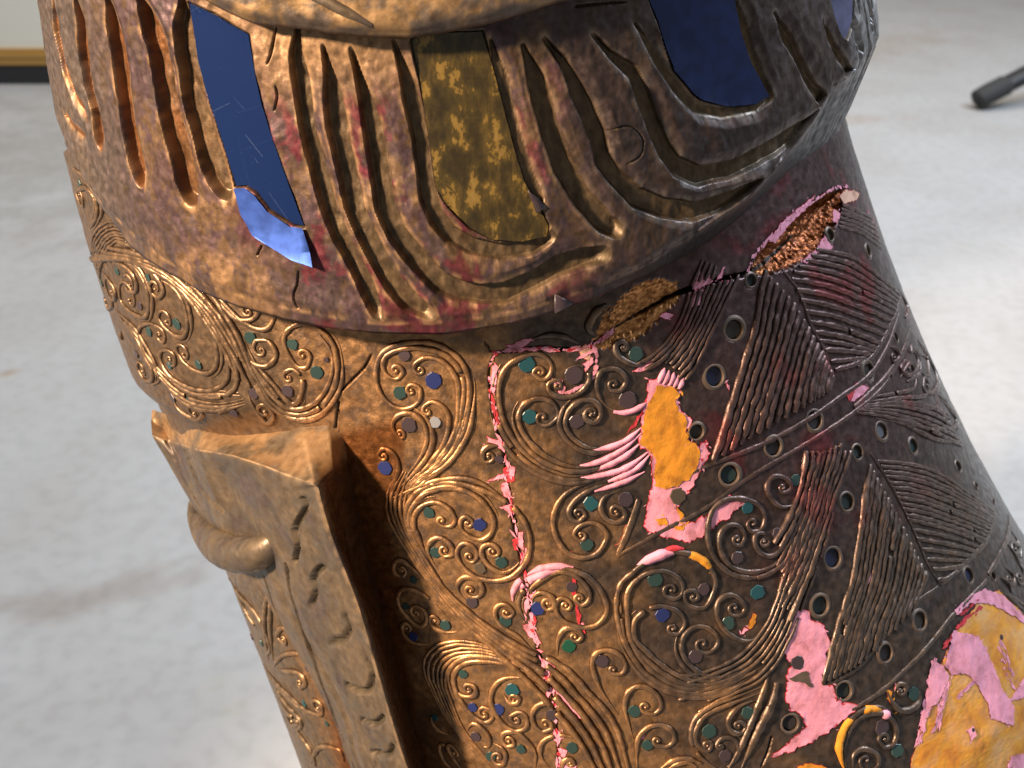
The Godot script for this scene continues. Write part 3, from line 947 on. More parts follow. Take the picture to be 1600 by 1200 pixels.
	loss([-8.3, 34.4, -7.8, 35.8, -8.7, 40.0, -9.0, 37.1], "pink_paint")
	loss([-10.1, 40.4, -9.3, 40.3, -9.7, 46.1, -10.3, 44.6], "pink_paint")
	loss([-0.0, 9.4, 0.9, 10.6, 0.8, 14.8, 0.2, 16.9, 0.0, 13.8], "pink_paint")
	loss([-0.3, 16.4, 1.6, 17.0, 1.2, 18.2, -0.1, 17.4], "pink_paint")
	loss([3.7, 8.1, 4.9, 7.1, 5.0, 8.5, 3.7, 10.7], "pink_paint")
	loss([-5.6, -8.1, -4.8, -6.9, -5.5, -5.5], "red_paint")
	loss([-7.5, 6.1, -7.2, 8.1, -7.7, 17.8, -7.8, 21.1, -8.1, 19.1], "red_paint")
	loss([-9.0, 34.6, -8.4, 34.3, -9.3, 39.4, -9.4, 37.6], "red_paint")
	loss([-11.3, 37.3, -9.3, 36.5, -9.3, 37.8, -11.0, 37.9], "pink_paint")
	loss([-9.9, 39.9, -9.3, 41.1, -9.4, 45.9, -9.9, 45.1], "pink_paint")
	loss([-10.9, 48.3, -9.8, 48.5, -10.3, 53.7, -10.5, 51.0], "pink_paint")
	loss([-10.2, 59.9, -9.8, 60.9, -10.5, 67.1, -10.8, 65.0], "pink_paint")
	loss([-10.3, 66.7, -9.8, 66.5, -10.4, 71.0, -11.1, 72.8], "pink_paint")
	loss([-12.7, 74.5, -11.2, 72.6, -11.8, 74.3], "pink_paint")
	loss([-12.6, 85.2, -12.0, 85.8, -13.4, 94.3], "pink_paint")
	loss([-11.9, 84.6, -10.6, 84.6, -11.8, 86.1], "pink_paint")
	loss([-14.0, 95.7, -12.7, 96.2, -12.9, 99.5, -12.9, 104.7, -13.6, 100.9], "pink_paint")
	loss([-7.8, 101.3, -7.3, 101.2, -7.2, 102.6, -7.6, 103.1], "pink_paint")
	loss([-9.0, 37.1, -8.3, 39.1, -8.5, 40.7, -9.3, 40.5], "red_paint")
	loss([-10.2, 40.5, -9.6, 40.8, -9.7, 43.1, -10.1, 43.3], "red_paint")
	loss([-11.3, 62.0, -10.5, 61.5, -11.1, 66.4, -11.6, 66.0], "red_paint")
	loss([-13.6, 97.3, -12.9, 97.7, -13.2, 100.5], "red_paint")
	loss([-5.9, 71.9, -5.3, 72.3, -5.2, 74.5, -5.6, 74.0], "red_paint")
	loss([-14.0, 95.8, -12.8, 96.0, -13.1, 103.5, -13.5, 103.1], "pink_paint")
	loss([-13.4, 105.9, -13.0, 107.9, -13.3, 108.2], "pink_paint")
	loss([-14.9, 114.6, -13.9, 114.3, -13.2, 117.7, -13.9, 118.7], "pink_paint")
	loss([-13.5, 109.7, -12.3, 115.1, -13.0, 114.8, -13.1, 117.2, -13.8, 116.1], "pink_paint")
	loss([-13.7, 118.3, -13.1, 122.1, -13.6, 120.6], "pink_paint")
	loss([-13.6, 122.8, -12.6, 125.9, -11.9, 133.7, -12.2, 136.7, -12.8, 131.8], "pink_paint")
	loss([-14.4, 122.7, -14.0, 124.2, -14.5, 128.3], "pink_paint")
	loss([-16.0, 142.1, -14.9, 139.6, -14.7, 143.6, -15.6, 145.3], "pink_paint")
	loss([-15.8, 147.3, -15.0, 149.0, -15.6, 152.5, -15.9, 150.5], "pink_paint")
	loss([-16.4, 154.1, -14.5, 155.0, -14.8, 157.6, -16.6, 156.4], "pink_paint")
	loss([-12.6, 130.3, -11.9, 135.9, -12.1, 138.6, -12.6, 135.3], "pink_paint")
	loss([-12.5, 124.9, -11.9, 128.2, -11.1, 135.5, -11.5, 137.5, -12.4, 137.2, -12.5, 133.2, -12.9, 128.4], "pink_paint")
	loss([-10.1, 122.1, -9.8, 124.1, -10.0, 124.7], "pink_paint")
	loss([-6.1, 150.6, -5.7, 150.7, -5.8, 152.5, -6.2, 152.4], "pink_paint")
	loss([19.7, -2.7, 21.2, -7.1, 21.0, -3.7, 21.6, -4.7, 22.3, -3.7, 22.5, -1.6, 21.1, -0.5, 19.8, -1.0], "pink_paint")
	loss([22.9, -1.0, 24.4, -3.9, 23.8, -0.9], "pink_paint")
	loss([23.6, 0.1, 24.8, 1.2, 24.2, 3.4], "pink_paint")
	loss([18.3, 3.9, 19.2, 0.1, 20.9, 0.6, 22.2, 0.5, 21.7, 2.9, 19.7, 5.3], "pink_paint")
	loss([14.4, 2.8, 15.2, 2.1, 16.1, 4.2, 15.2, 4.6], "pink_paint")
	loss([9.1, 17.5, 11.0, 15.3, 11.7, 14.9, 11.4, 18.8, 9.8, 18.8], "pink_paint")
	loss([11.4, 22.6, 11.5, 24.1, 9.9, 28.8, 8.3, 33.6, 7.2, 36.9, 5.7, 38.2, 8.1, 32.9, 9.8, 27.4], "red_paint")
	loss([32.4, -5.0, 35.5, -8.4, 37.6, -9.6, 43.1, -10.9, 44.3, -11.0, 41.5, -8.5, 37.0, -6.7, 33.3, -3.0], "pink_paint")
	loss([48.2, -1.2, 49.7, 2.2, 47.5, 4.6, 46.7, 2.0], "pink_paint")
	loss([36.7, 9.0, 41.0, 7.9, 43.5, 5.0, 44.3, 12.1, 41.3, 9.4, 37.9, 10.6], "pink_paint")
	loss([61.0, 10.9, 63.8, 18.8, 61.3, 13.7], "pink_paint")
	loss([50.8, -4.3, 53.7, -4.5, 60.4, 2.5, 56.8, 3.0, 51.4, -0.5], "pale_gesso")
	loss([3.6, 2.1, 5.0, 1.4, 5.0, 4.7, 4.8, 8.7, 4.2, 6.2], "pale_gesso")
	loss([-0.2, 77.3, 1.4, 71.8, 1.8, 70.5, 1.8, 72.3, 1.0, 73.9, 0.2, 76.6], "bright_gold")
	flaking([-5.2, -7.3, -6.5, -2.5, -7.1, 3.2, -8.0, 17.5, -8.6, 32.4, -9.6, 44.4, -10.6, 59.3, -11.5, 77.1, -12.5, 92.4, -13.3, 105.4, -13.7, 121.7, -14.8, 137.4, -16.6, 155.7], "pink_paint", 0.62, 0.9)
	flaking([-5.2, -7.3, -6.5, -2.5, -7.1, 3.2, -8.0, 17.5, -8.6, 32.4, -9.6, 44.4, -10.6, 59.3, -11.5, 77.1, -12.5, 92.4, -13.3, 105.4, -13.7, 121.7, -14.8, 137.4, -16.6, 155.7], "red_paint", 0.17, 0.6)
	flaking([-5.2, -7.3, -1.2, -4.0, 4.0, 2.2, 6.0, 2.2, 8.6, 0.4], "pink_paint", 0.4, 0.7)
	flaking([-5.2, -7.3, -1.2, -4.0, 4.0, 2.2, 6.0, 2.2, 8.6, 0.4], "red_paint", 0.11, 0.5)
	flaking([3.6, 5.5, 5.7, 5.0, 4.2, 13.9, 0.5, 15.6, 0.2, 11.4], "pink_paint", 0.3, 0.5)
	flaking([-6.4, 83.7, -7.0, 92.5, -7.7, 101.3, -7.6, 104.1], "red_paint", 0.2, 0.3)
	flaking([27.6, 2.0, 30.4, -3.9, 38.4, -9.1, 49.4, -8.6, 54.6, -5.1], "pink_paint", 0.6, 0.6)
	flaking([30.9, 178.9, 27.8, 187.5, 24.9, 196.2, 23.2, 201.7], "pink_paint", 0.6, 1.6)
	flaking([31.5, 189.2, 28.6, 195.2, 26.2, 202.1], "pink_paint", 0.5, 2.2)
	flaking([38.4, 173.1, 44.7, 178.5, 48.2, 194.7], "red_paint", 0.5, 1.2)
	flaking([31.8, 197.8, 35.9, 199.2, 37.5, 207.8], "pink_paint", 0.5, 2.0)
	flaking([33.3, 177.8, 37.6, 176.0, 42.4, 178.5], "red_paint", 0.4, 1.5)
	flaking([42.7, 195.4, 41.1, 208.1, 40.8, 217.3], "pink_paint", 0.3, 3.0)

func glass_inlays() -> void:
	inlay(-48.8, -80.3, 1.3, "p", 0)
	inlay(-56.5, -76.8, 1.9, "g", 0)
	inlay(-48.1, -71.0, 2.2, "g", 0)
	inlay(-67.2, -73.1, 1.8, "g", 0)
	inlay(-52.8, -61.4, 2.2, "p", 0)
	inlay(-45.1, -51.3, 2.5, "g", 0)
	inlay(-52.6, -50.5, 2.3, "g", 0)
	inlay(-50.2, -35.6, 1.9, "t", 0)
	inlay(-43.6, -34.0, 2.2, "g", 0)
	inlay(-60.4, -41.2, 1.8, "p", 0)
	inlay(-31.0, -51.3, 2.4, "g", 0)
	inlay(-33.6, -39.4, 2.6, "g", 0)
	inlay(-28.4, -32.5, 2.4, "g", 0)
	inlay(-26.8, -19.8, 2.7, "g", 0)
	inlay(-31.4, -16.1, 2.7, "p", 0)
	inlay(-36.2, -18.2, 2.3, "p", 0)
	inlay(-41.0, -12.5, 2.5, "p", 0)
	inlay(-48.9, -19.4, 2.4, "g", 0)
	inlay(-53.2, -21.5, 2.3, "p", 0)
	inlay(-25.0, -23.4, 1.1, "p", 0)
	inlay(-62.3, -114.9, 1.9, "g", 0)
	inlay(-52.3, -101.9, 1.7, "p", 0)
	inlay(-63.7, -134.6, 1.2, "p", 0)
	inlay(-15.4, -16.6, 2.3, "p", 0)
	inlay(-13.2, -4.5, 3.2, "b", 0)
	inlay(-17.6, -3.8, 2.7, "g", 0)
	inlay(-18.0, 8.7, 3.1, "p", 0)
	inlay(-14.8, 10.5, 2.2, "c", 0)
	inlay(-23.0, 22.5, 2.9, "b", 0)
	inlay(-2.3, 0.7, 3.1, "t", 0)
	inlay(2.4, 10.5, 3.5, "p", 0)
	inlay(-4.1, 19.4, 2.8, "t", 0)
	inlay(0.8, 27.1, 3.0, "p", 0)
	inlay(-9.2, 30.9, 1.7, "p", 0)
	inlay(10.0, 11.9, 2.8, "g", 0)
	inlay(7.2, 26.6, 3.5, "p", 0)
	inlay(27.8, 5.4, 2.3, "g", 1)
	inlay(18.4, 32.1, 3.7, "b", 1)
	inlay(23.0, 19.2, 3.7, "n", 1)
	inlay(29.5, 66.8, 3.5, "p", 1)
	inlay(22.4, 67.4, 3.4, "p", 1)
	inlay(15.6, 69.0, 3.6, "t", 1)
	inlay(13.7, 48.3, 2.7, "n", 1)
	inlay(42.4, 64.2, 3.7, "n", 1)
	inlay(53.4, 63.3, 2.2, "n", 1)
	inlay(40.0, 88.1, 3.3, "c", 1)
	inlay(45.3, 103.9, 3.0, "t", 1)
	inlay(55.1, 24.4, 2.7, "c", 1)
	inlay(44.9, 6.6, 2.4, "n", 1)
	inlay(23.5, 83.5, 2.5, "g", 0)
	inlay(-19.7, 43.5, 2.4, "g", 0)
	inlay(-14.3, 53.0, 2.8, "b", 0)
	inlay(-20.8, 59.4, 2.4, "g", 0)
	inlay(-13.5, 69.3, 2.5, "g", 0)
	inlay(-18.8, 82.0, 2.6, "p", 0)
	inlay(-1.1, 58.2, 3.0, "t", 0)
	inlay(-3.3, 72.7, 2.6, "g", 0)
	inlay(-6.8, 86.3, 2.2, "p", 0)
	inlay(-11.5, 90.7, 2.9, "b", 0)
	inlay(-15.8, 92.4, 2.6, "g", 0)
	inlay(-9.8, 108.5, 2.8, "e", 0)
	inlay(-25.1, 68.6, 1.6, "g", 0)
	inlay(-27.5, 78.8, 1.6, "g", 0)
	inlay(-23.3, 89.2, 2.3, "g", 0)
	inlay(-28.2, 92.0, 2.1, "b", 0)
	inlay(-16.2, 69.5, 2.5, "n", 0)
	inlay(2.8, 61.3, 2.9, "p", 0)
	inlay(16.1, 83.8, 2.5, "t", 0)
	inlay(18.4, 98.4, 2.5, "p", 0)
	inlay(12.5, 99.4, 2.6, "p", 0)
	inlay(2.5, 94.3, 3.0, "g", 0)
	inlay(7.3, 105.2, 2.5, "p", 0)
	inlay(13.1, 115.5, 3.1, "t", 0)
	inlay(1.7, 108.5, 3.0, "b", 0)
	inlay(8.3, 121.4, 2.9, "g", 0)
	inlay(8.7, 67.9, 3.4, "n", 0)
	inlay(-23.5, 110.3, 2.0, "g", 0)
	inlay(-18.3, 120.3, 3.0, "t", 0)
	inlay(-24.0, 124.6, 2.0, "b", 0)
	inlay(-21.0, 127.3, 2.7, "b", 0)
	inlay(-14.9, 133.7, 2.4, "p", 0)
	inlay(-25.2, 137.2, 2.2, "p", 0)
	inlay(-24.3, 146.4, 2.2, "g", 0)
	inlay(-20.2, 145.1, 2.1, "g", 0)
	inlay(-14.2, 148.5, 2.4, "g", 0)
	inlay(-29.8, 127.7, 1.5, "t", 0)
	inlay(-29.9, 141.8, 1.3, "p", 0)
	inlay(-6.9, 117.7, 2.8, "p", 0)
	inlay(-5.7, 140.7, 2.6, "g", 0)
	inlay(-5.9, 155.2, 2.2, "g", 0)
	inlay(3.3, 128.3, 2.9, "p", 0)
	inlay(1.2, 158.0, 2.9, "g", 0)
	inlay(6.1, 157.0, 2.6, "g", 0)
	inlay(1.7, 169.3, 2.5, "p", 0)
	inlay(34.1, 88.3, 2.7, "g", 1)
	inlay(29.3, 102.7, 3.2, "g", 1)
	inlay(23.9, 118.6, 3.7, "b", 1)
	inlay(19.7, 132.5, 3.6, "g", 1)
	inlay(55.0, 130.6, 2.4, "c", 1)
	inlay(58.3, 146.2, 1.7, "c", 1)
	inlay(63.1, 163.2, 1.4, "n", 1)
	inlay(43.7, 164.7, 3.2, "b", 1)
	inlay(31.7, 162.1, 3.5, "n", 1)
	inlay(49.0, 176.2, 1.8, "n", 1)
	inlay(14.0, 147.8, 3.0, "p", 0)
	inlay(10.1, 168.2, 3.1, "p", 1)
	inlay(24.9, 163.7, 3.3, "p", 1)
	inlay(17.7, 167.2, 3.2, "g", 1)
	inlay(25.8, 184.4, 3.0, "g", 0)
	inlay(19.9, 187.9, 3.4, "p", 0)
	inlay(20.3, 199.4, 3.0, "g", 0)
	inlay(30.8, 212.6, 0.9, "p", 0)
	inlay(43.4, 195.5, 1.2, "p", 0)
	inlay(-49.8, 79.1, 1.8, "b", 0)
	inlay(-49.9, 107.8, 1.6, "p", 0)
	inlay(-54.9, 128.2, 1.9, "t", 0)
	inlay(-63.9, 104.5, 1.9, "g", 0)
	inlay(-71.5, 109.1, 1.8, "p", 0)
	inlay(-68.1, 93.0, 1.5, "g", 0)
	inlay(-50.4, 135.1, 1.4, "g", 0)

func scrollwork() -> void:
	coil([-43.0, -69.9, -40.2, -60.8, -38.8, -49.8, -39.0, -39.6, -40.3, -32.4, -42.7, -29.9, -45.8, -33.6, -47.1, -39.4, -46.8, -42.9], [-45.9, -39.0], 0.95, 1.25)
	coil([-47.2, -71.9, -43.7, -66.0, -42.2, -59.3, -42.5, -51.7, -44.2, -46.3, -46.1, -46.6, -48.2, -51.3, -48.8, -55.5], [-47.1, -53.1], 0.95, 1.25)
	coil([-55.4, -81.4, -50.8, -76.8, -49.2, -70.2, -49.3, -63.2, -51.8, -56.8, -55.0, -58.0, -58.5, -63.2, -58.8, -66.4], [-55.4, -64.5], 0.95, 1.25)
	coil([-53.6, -82.2, -48.1, -75.7, -45.9, -70.5, -45.4, -65.1, -47.1, -62.8, -48.5, -65.5], [-47.1, -66.5], 0.95, 1.25)
	coil([-59.5, -82.9, -53.3, -77.7, -51.3, -71.8, -52.5, -67.3, -54.8, -67.9, -55.6, -70.8], [-53.6, -70.3], 0.95, 1.25)
	coil([-64.0, -78.2, -61.0, -73.2, -60.1, -68.4, -62.5, -65.4, -64.9, -67.9], [-62.0, -69.1], 1.0, 1.25)
	coil([-38.1, -17.1, -42.9, -17.3, -49.0, -21.5, -53.0, -29.5, -55.5, -38.2, -56.3, -45.7, -55.2, -52.1, -51.9, -53.7, -49.2, -50.7, -48.7, -47.9], [-50.1, -48.3], 0.95, 1.25)
	coil([-38.4, -19.9, -41.9, -22.4, -47.1, -24.8, -50.9, -30.2, -52.3, -36.9, -51.5, -41.3, -49.6, -41.8, -48.1, -39.6, -48.6, -36.2], [-49.6, -37.8], 0.95, 1.25)
	coil([-36.1, -53.1, -35.4, -39.8, -35.1, -25.8, -34.4, -14.8, -32.7, -6.3, -28.5, -6.2, -24.9, -14.3, -23.5, -25.9, -24.2, -34.1, -26.5, -39.0, -28.8, -37.2, -29.5, -31.9, -29.0, -24.6, -27.8, -22.7, -26.8, -26.2], [-27.7, -27.4], 0.95, 1.25)
	coil([-35.6, -51.9, -34.8, -39.4, -34.5, -26.3, -33.8, -16.2, -32.2, -8.5, -28.7, -8.7, -25.5, -15.6, -24.1, -24.7, -24.7, -32.8], [], 0.95, 1.25)
	coil([-36.5, -50.8, -35.8, -39.3, -35.5, -27.0, -34.9, -16.0, -34.2, -7.3, -31.7, -2.7, -27.9, -4.0, -25.0, -10.8], [], 0.95, 1.25)
	coil([-34.6, -40.2, -34.2, -29.6, -32.8, -19.0, -31.7, -10.7, -30.2, -12.4, -28.9, -18.5, -29.5, -23.3, -30.7, -23.4], [-30.6, -20.8], 0.95, 1.25)
	coil([-37.5, -63.3, -35.8, -55.4, -34.2, -47.6, -32.7, -42.6, -31.0, -40.8, -29.4, -44.6, -29.6, -48.9], [], 0.95, 1.25)
	coil([-37.4, -61.6, -35.8, -52.9, -34.3, -47.2, -32.4, -45.7, -31.2, -48.5, -32.1, -51.0, -33.1, -50.9], [-32.6, -48.8], 0.95, 1.25)
	coil([-31.5, -51.3, -32.2, -53.6, -33.1, -55.9, -32.9, -57.0], [-32.5, -55.4], 1.0, 1.25)
	coil([-35.6, -42.6, -35.3, -35.5, -34.5, -29.8, -32.9, -27.3, -31.1, -30.2, -31.4, -36.0, -33.0, -37.7], [-32.8, -33.7], 0.95, 1.25)
	coil([-53.2, -23.9, -52.9, -16.1, -50.5, -10.8, -47.4, -13.4, -47.9, -15.7], [-49.3, -14.0], 1.0, 1.25)
	coil([-37.0, -20.0, -37.3, -9.2, -37.1, -4.6, -35.3, -8.0, -35.3, -12.4], [-36.3, -9.8], 0.95, 1.25)
	coil([-63.0, -57.4, -57.9, -48.7, -56.8, -39.2, -56.2, -33.5, -57.8, -29.7, -61.3, -29.4, -62.6, -34.2], [-60.7, -33.4], 0.95, 1.25)
	coil([-65.4, -51.5, -66.2, -47.5], [], 0.95, 1.25)
	coil([-66.7, -70.7, -63.9, -64.0, -70.5, -60.7], [-70.5, -64.2], 0.95, 1.25)
	coil([-63.9, -61.2, -57.2, -53.3, -55.1, -44.7, -54.2, -35.2, -55.1, -29.6, -58.1, -27.7], [], 0.95, 1.25)
	coil([-42.5, -62.9, -39.6, -54.5, -38.1, -42.5, -38.3, -32.2, -39.8, -25.1, -43.6, -23.0, -47.6, -24.9], [], 0.95, 1.25)
	coil([-40.7, -62.8, -38.3, -48.6, -37.3, -38.6, -37.3, -29.0, -38.8, -21.9, -42.4, -19.9, -47.5, -23.1, -51.8, -29.3], [], 0.95, 1.25)
	coil([-51.8, -29.3, -54.2, -35.2, -56.4, -42.9, -56.8, -49.5], [], 0.95, 1.25)
	coil([-40.3, -15.4, -42.8, -14.3, -43.9, -12.5], [], 0.95, 1.25)
	strands("strand", [[-71.9, -84.0, -54.5, -81.6, -46.7, -74.3, -41.5, -63.2, -39.2, -50.0, -38.0, -38.2, -37.6, -24.8], [-52.9, -87.6, -45.0, -80.2, -39.5, -70.4, -36.7, -56.9, -35.1, -41.4, -34.9, -26.6, -34.3, -15.6]], 6, 1.4)
	strands("strand", [[-69.2, -86.0, -61.0, -94.1, -53.7, -96.1, -47.6, -89.1, -43.5, -77.8], [-67.6, -75.5, -58.6, -85.4, -52.9, -88.0, -49.0, -82.1, -47.5, -72.9]], 7, 1.3)
	coil([-61.7, -95.2, -55.8, -100.4, -54.5, -108.4, -58.7, -116.2, -63.2, -121.3], [], 0.95, 1.25)
	coil([-63.6, -97.4, -58.1, -102.1, -57.3, -107.9, -60.0, -112.4, -66.2, -112.4], [-63.9, -110.5], 0.95, 1.25)
	coil([-24.0, 35.0, -20.8, 29.2, -17.0, 26.1, -13.5, 19.7, -10.7, 9.6, -9.3, -0.9, -9.5, -9.4, -11.3, -16.7, -14.1, -20.3, -17.4, -20.5, -19.4, -14.7, -20.0, -6.7, -19.1, 0.1, -17.5, 2.7, -15.8, 1.3, -15.1, -3.2, -15.8, -5.5], [-16.2, -3.3], 0.95, 1.25)
	coil([-23.0, 34.7, -19.6, 28.4, -16.0, 24.4, -12.9, 16.8, -11.0, 7.6, -9.9, -1.5, -10.3, -9.4, -12.0, -15.3, -14.6, -18.7, -17.3, -18.8, -18.4, -15.5, -18.3, -11.2, -17.3, -9.0, -16.3, -11.1], [-17.1, -12.2], 0.95, 1.25)
	coil([-22.1, 34.5, -18.7, 28.2, -15.2, 22.5, -12.6, 14.5, -11.3, 5.6, -10.6, -2.2, -11.3, -9.6, -13.0, -13.4, -14.5, -12.7, -15.0, -10.7], [-14.3, -9.9], 0.95, 1.25)
	coil([-21.5, 32.2, -17.9, 26.2, -14.8, 19.3, -13.2, 11.4, -13.2, 6.2, -14.2, 2.8, -15.3, 3.4], [-15.2, 5.7], 0.95, 1.25)
	coil([-21.7, 29.4, -18.6, 23.0, -16.7, 16.8, -16.2, 10.3, -17.0, 5.3, -18.5, 4.0, -19.9, 6.3, -20.1, 10.4, -19.5, 13.1], [-19.5, 11.0], 0.95, 1.25)
	coil([-24.1, 34.0, -22.6, 28.9, -21.3, 23.6, -21.2, 18.3, -22.2, 15.0, -23.3, 16.8], [-22.6, 17.8], 0.95, 1.25)
	coil([2.2, 48.3, -1.8, 46.1, -4.6, 39.2, -6.4, 29.5, -7.1, 17.6, -6.4, 6.5, -4.9, -0.3, -3.0, -2.3, -0.7, -1.4, 0.3, 3.2, -0.2, 7.2, -1.3, 8.0, -2.0, 4.7], [-1.2, 5.2], 0.95, 1.25)
	coil([3.5, 46.5, -0.9, 43.5, -3.2, 38.3, -4.8, 31.3, -5.5, 23.7, -5.3, 17.9, -4.1, 14.1, -2.3, 14.1, -1.0, 17.7, -1.0, 22.8, -2.3, 24.7], [-2.7, 21.2], 0.95, 1.25)
	coil([4.1, 41.2, 1.2, 38.4, -0.2, 33.1, -0.6, 26.8, 0.5, 22.0, 2.3, 20.4, 3.8, 23.5, 3.6, 28.4, 2.5, 29.7], [2.5, 26.4], 0.95, 1.25)
	coil([1.6, 7.7, 3.0, 7.4, 4.0, 10.2, 3.7, 14.9, 1.8, 17.7, 0.1, 16.5, -0.9, 13.6, -0.8, 10.3, 0.1, 9.7], [0.1, 12.0], 0.95, 1.25)
	coil([-0.9, -7.3, 1.2, -6.6, 2.9, -3.7, 4.1, 0.2], [], 0.95, 1.25)
	coil([6.4, 0.6, 5.8, -3.5, 6.8, -7.3, 8.1, -9.0, 8.7, -9.0], [], 1, 2.0)
	coil([-8.4, 26.5, -9.8, 25.0, -10.8, 26.6, -11.0, 29.9], [-10.2, 28.7], 0.95, 1.25)
	coil([-24.0, 35.0, -20.5, 33.0, -17.2, 32.1, -14.1, 33.9, -12.0, 38.5, -10.6, 45.1], [], 0.95, 1.25)
	coil([-21.5, 36.7, -18.1, 34.8, -15.5, 36.2, -13.7, 41.3], [], 0.95, 1.25)
	coil([5.3, 28.9, 4.3, 23.4, 4.4, 17.4, 5.5, 12.9, 7.3, 14.3, 7.9, 19.4, 6.8, 22.2, 5.8, 20.9], [6.4, 19.3], 0.95, 1.25)
	coil([1.9, 21.2, 3.1, 20.5, 3.8, 24.8, 3.6, 28.4, 2.5, 29.7, 1.9, 26.8], [2.8, 26.2], 0.95, 1.25)
	coil([11.4, 17.1, 9.4, 15.3, 8.0, 10.2, 8.1, 6.1, 9.0, 5.5, 9.4, 7.8], [8.9, 7.9], 0.95, 1.25)
	strands("strand", [[21.9, -10.0, 19.5, -3.0, 17.2, 5.1, 14.7, 11.2, 11.7, 14.9, 9.1, 15.4], [26.2, 1.2, 22.6, 9.6, 19.4, 17.4, 16.6, 24.8, 14.6, 28.2]], 9, 1.3)
	coil([9.7, 29.9, 8.0, 31.1, 6.4, 30.7, 5.2, 28.7], [], 1, 1.15, "pink_paint")
	coil([7.9, 37.9, 5.6, 40.4, 3.4, 40.7, 1.1, 39.3], [], 1, 1.15, "pink_paint")
	coil([7.6, 40.0, 4.7, 43.2, 1.9, 44.4, -0.7, 43.5], [], 1, 1.15, "pink_paint")
	coil([7.2, 43.1, 4.9, 45.7, 2.4, 46.8, 0.5, 46.7], [], 1, 1.15, "pink_paint")
	coil([7.8, 47.5, 4.4, 50.2, 1.5, 49.6, -1.2, 47.8], [], 1, 1.15, "pink_paint")
	coil([7.6, 48.8, 5.6, 51.8, 3.6, 52.7, 1.7, 52.6], [], 1, 1.15, "pink_paint")
	coil([6.1, 54.4, 3.8, 54.8, 1.7, 54.7, -0.2, 54.2], [], 1, 1.15, "pink_paint")
	coil([12.8, 21.0, 12.0, 23.4, 11.4, 25.2], [], 1, 1.2, "pink_paint")
	coil([13.2, 22.6, 12.5, 24.9, 11.9, 26.5], [], 1, 1.2, "pink_paint")
	coil([13.7, 24.1, 13.0, 26.5, 12.5, 27.9], [], 1, 1.2, "pink_paint")
	coil([14.1, 25.7, 13.4, 27.9, 13.0, 29.2], [], 1, 1.2, "pink_paint")
	coil([14.6, 27.3, 13.9, 29.4, 13.5, 30.5], [], 1, 1.2, "pink_paint")
	strands("strand", [[-21.2, 25.0, -23.4, 30.3, -24.8, 36.3, -25.0, 45.6, -24.4, 55.5, -23.5, 66.3, -22.3, 79.2, -20.6, 91.2, -18.2, 103.7, -15.4, 123.0, -13.2, 144.2, -12.6, 161.6], [-19.9, 27.2, -21.7, 34.6, -22.8, 41.4, -22.8, 51.4, -22.3, 61.9, -21.4, 75.2, -19.3, 86.9, -16.1, 100.7, -14.1, 107.5, -11.3, 115.5, -9.7, 128.0, -8.4, 143.1, -9.1, 164.8]], 5, 1.45)
	coil([-23.3, 65.1, -23.3, 54.9, -23.1, 45.6, -22.3, 39.2, -20.2, 34.4, -17.7, 33.4, -15.2, 34.9, -12.7, 39.6, -10.6, 45.9, -9.4, 52.7, -9.1, 61.0, -9.9, 68.3, -11.3, 73.2, -13.1, 75.9, -15.0, 75.8, -16.8, 73.4, -17.9, 69.5, -18.4, 64.0, -18.1, 60.4, -17.1, 58.4, -16.1, 60.1, -15.9, 64.1, -16.7, 66.5], [-16.9, 64.0], 0.95, 1.25)
	coil([-22.6, 65.5, -22.7, 56.6, -22.6, 47.8, -21.9, 41.3, -19.9, 36.5, -17.4, 35.4, -15.1, 37.4, -13.4, 42.1, -12.6, 47.8, -12.6, 53.2, -13.4, 57.5, -14.7, 58.9, -15.9, 56.8, -16.6, 52.8, -16.3, 49.4, -15.5, 48.5, -15.0, 50.5], [-15.6, 51.3], 0.95, 1.25)
	coil([-22.1, 66.5, -22.2, 58.1, -22.4, 50.4, -21.8, 43.9, -20.4, 40.5, -18.5, 40.1, -17.2, 43.6, -16.9, 48.3, -17.7, 50.7, -18.6, 50.0], [-18.5, 47.6], 0.95, 1.25)
	coil([-21.4, 66.3, -21.8, 61.0, -21.6, 56.7, -20.5, 54.0, -19.4, 54.5, -18.6, 58.2, -18.9, 61.7, -19.9, 61.9], [-19.6, 59.4], 0.95, 1.25)
	coil([-11.2, 70.8, -12.6, 73.2, -13.9, 73.3, -15.0, 69.8, -15.4, 65.1, -15.0, 61.7, -13.8, 61.5, -13.2, 64.5, -13.6, 66.3], [-14.0, 64.2], 0.95, 1.25)
	coil([-19.4, 81.7, -20.0, 76.8, -19.6, 73.2, -18.5, 71.5, -17.3, 73.0, -16.9, 77.2, -17.7, 80.4, -18.6, 80.1], [-18.4, 77.2], 0.95, 1.25)
	coil([-13.6, 95.8, -13.9, 88.6, -13.1, 82.9, -11.5, 79.4, -9.6, 77.4, -7.5, 77.6, -5.7, 80.8, -4.2, 86.9, -3.8, 93.8, -4.1, 99.6, -5.5, 103.2, -7.3, 103.1, -8.9, 99.6, -9.6, 94.5, -9.2, 90.3, -8.2, 89.5, -7.6, 92.7, -8.1, 94.4], [-8.3, 92.5], 0.95, 1.25)
	coil([-13.0, 95.6, -13.1, 88.0, -11.8, 83.5, -9.7, 79.9, -7.4, 79.3, -5.8, 83.2, -5.1, 89.7, -5.6, 93.5, -6.6, 94.3, -7.0, 91.4], [-6.4, 91.5], 0.95, 1.25)
	coil([-12.0, 88.3, -11.4, 85.7, -10.3, 84.9, -9.4, 88.3, -9.6, 91.8, -10.5, 92.3, -10.8, 90.1], [-10.1, 89.6], 0.95, 1.25)
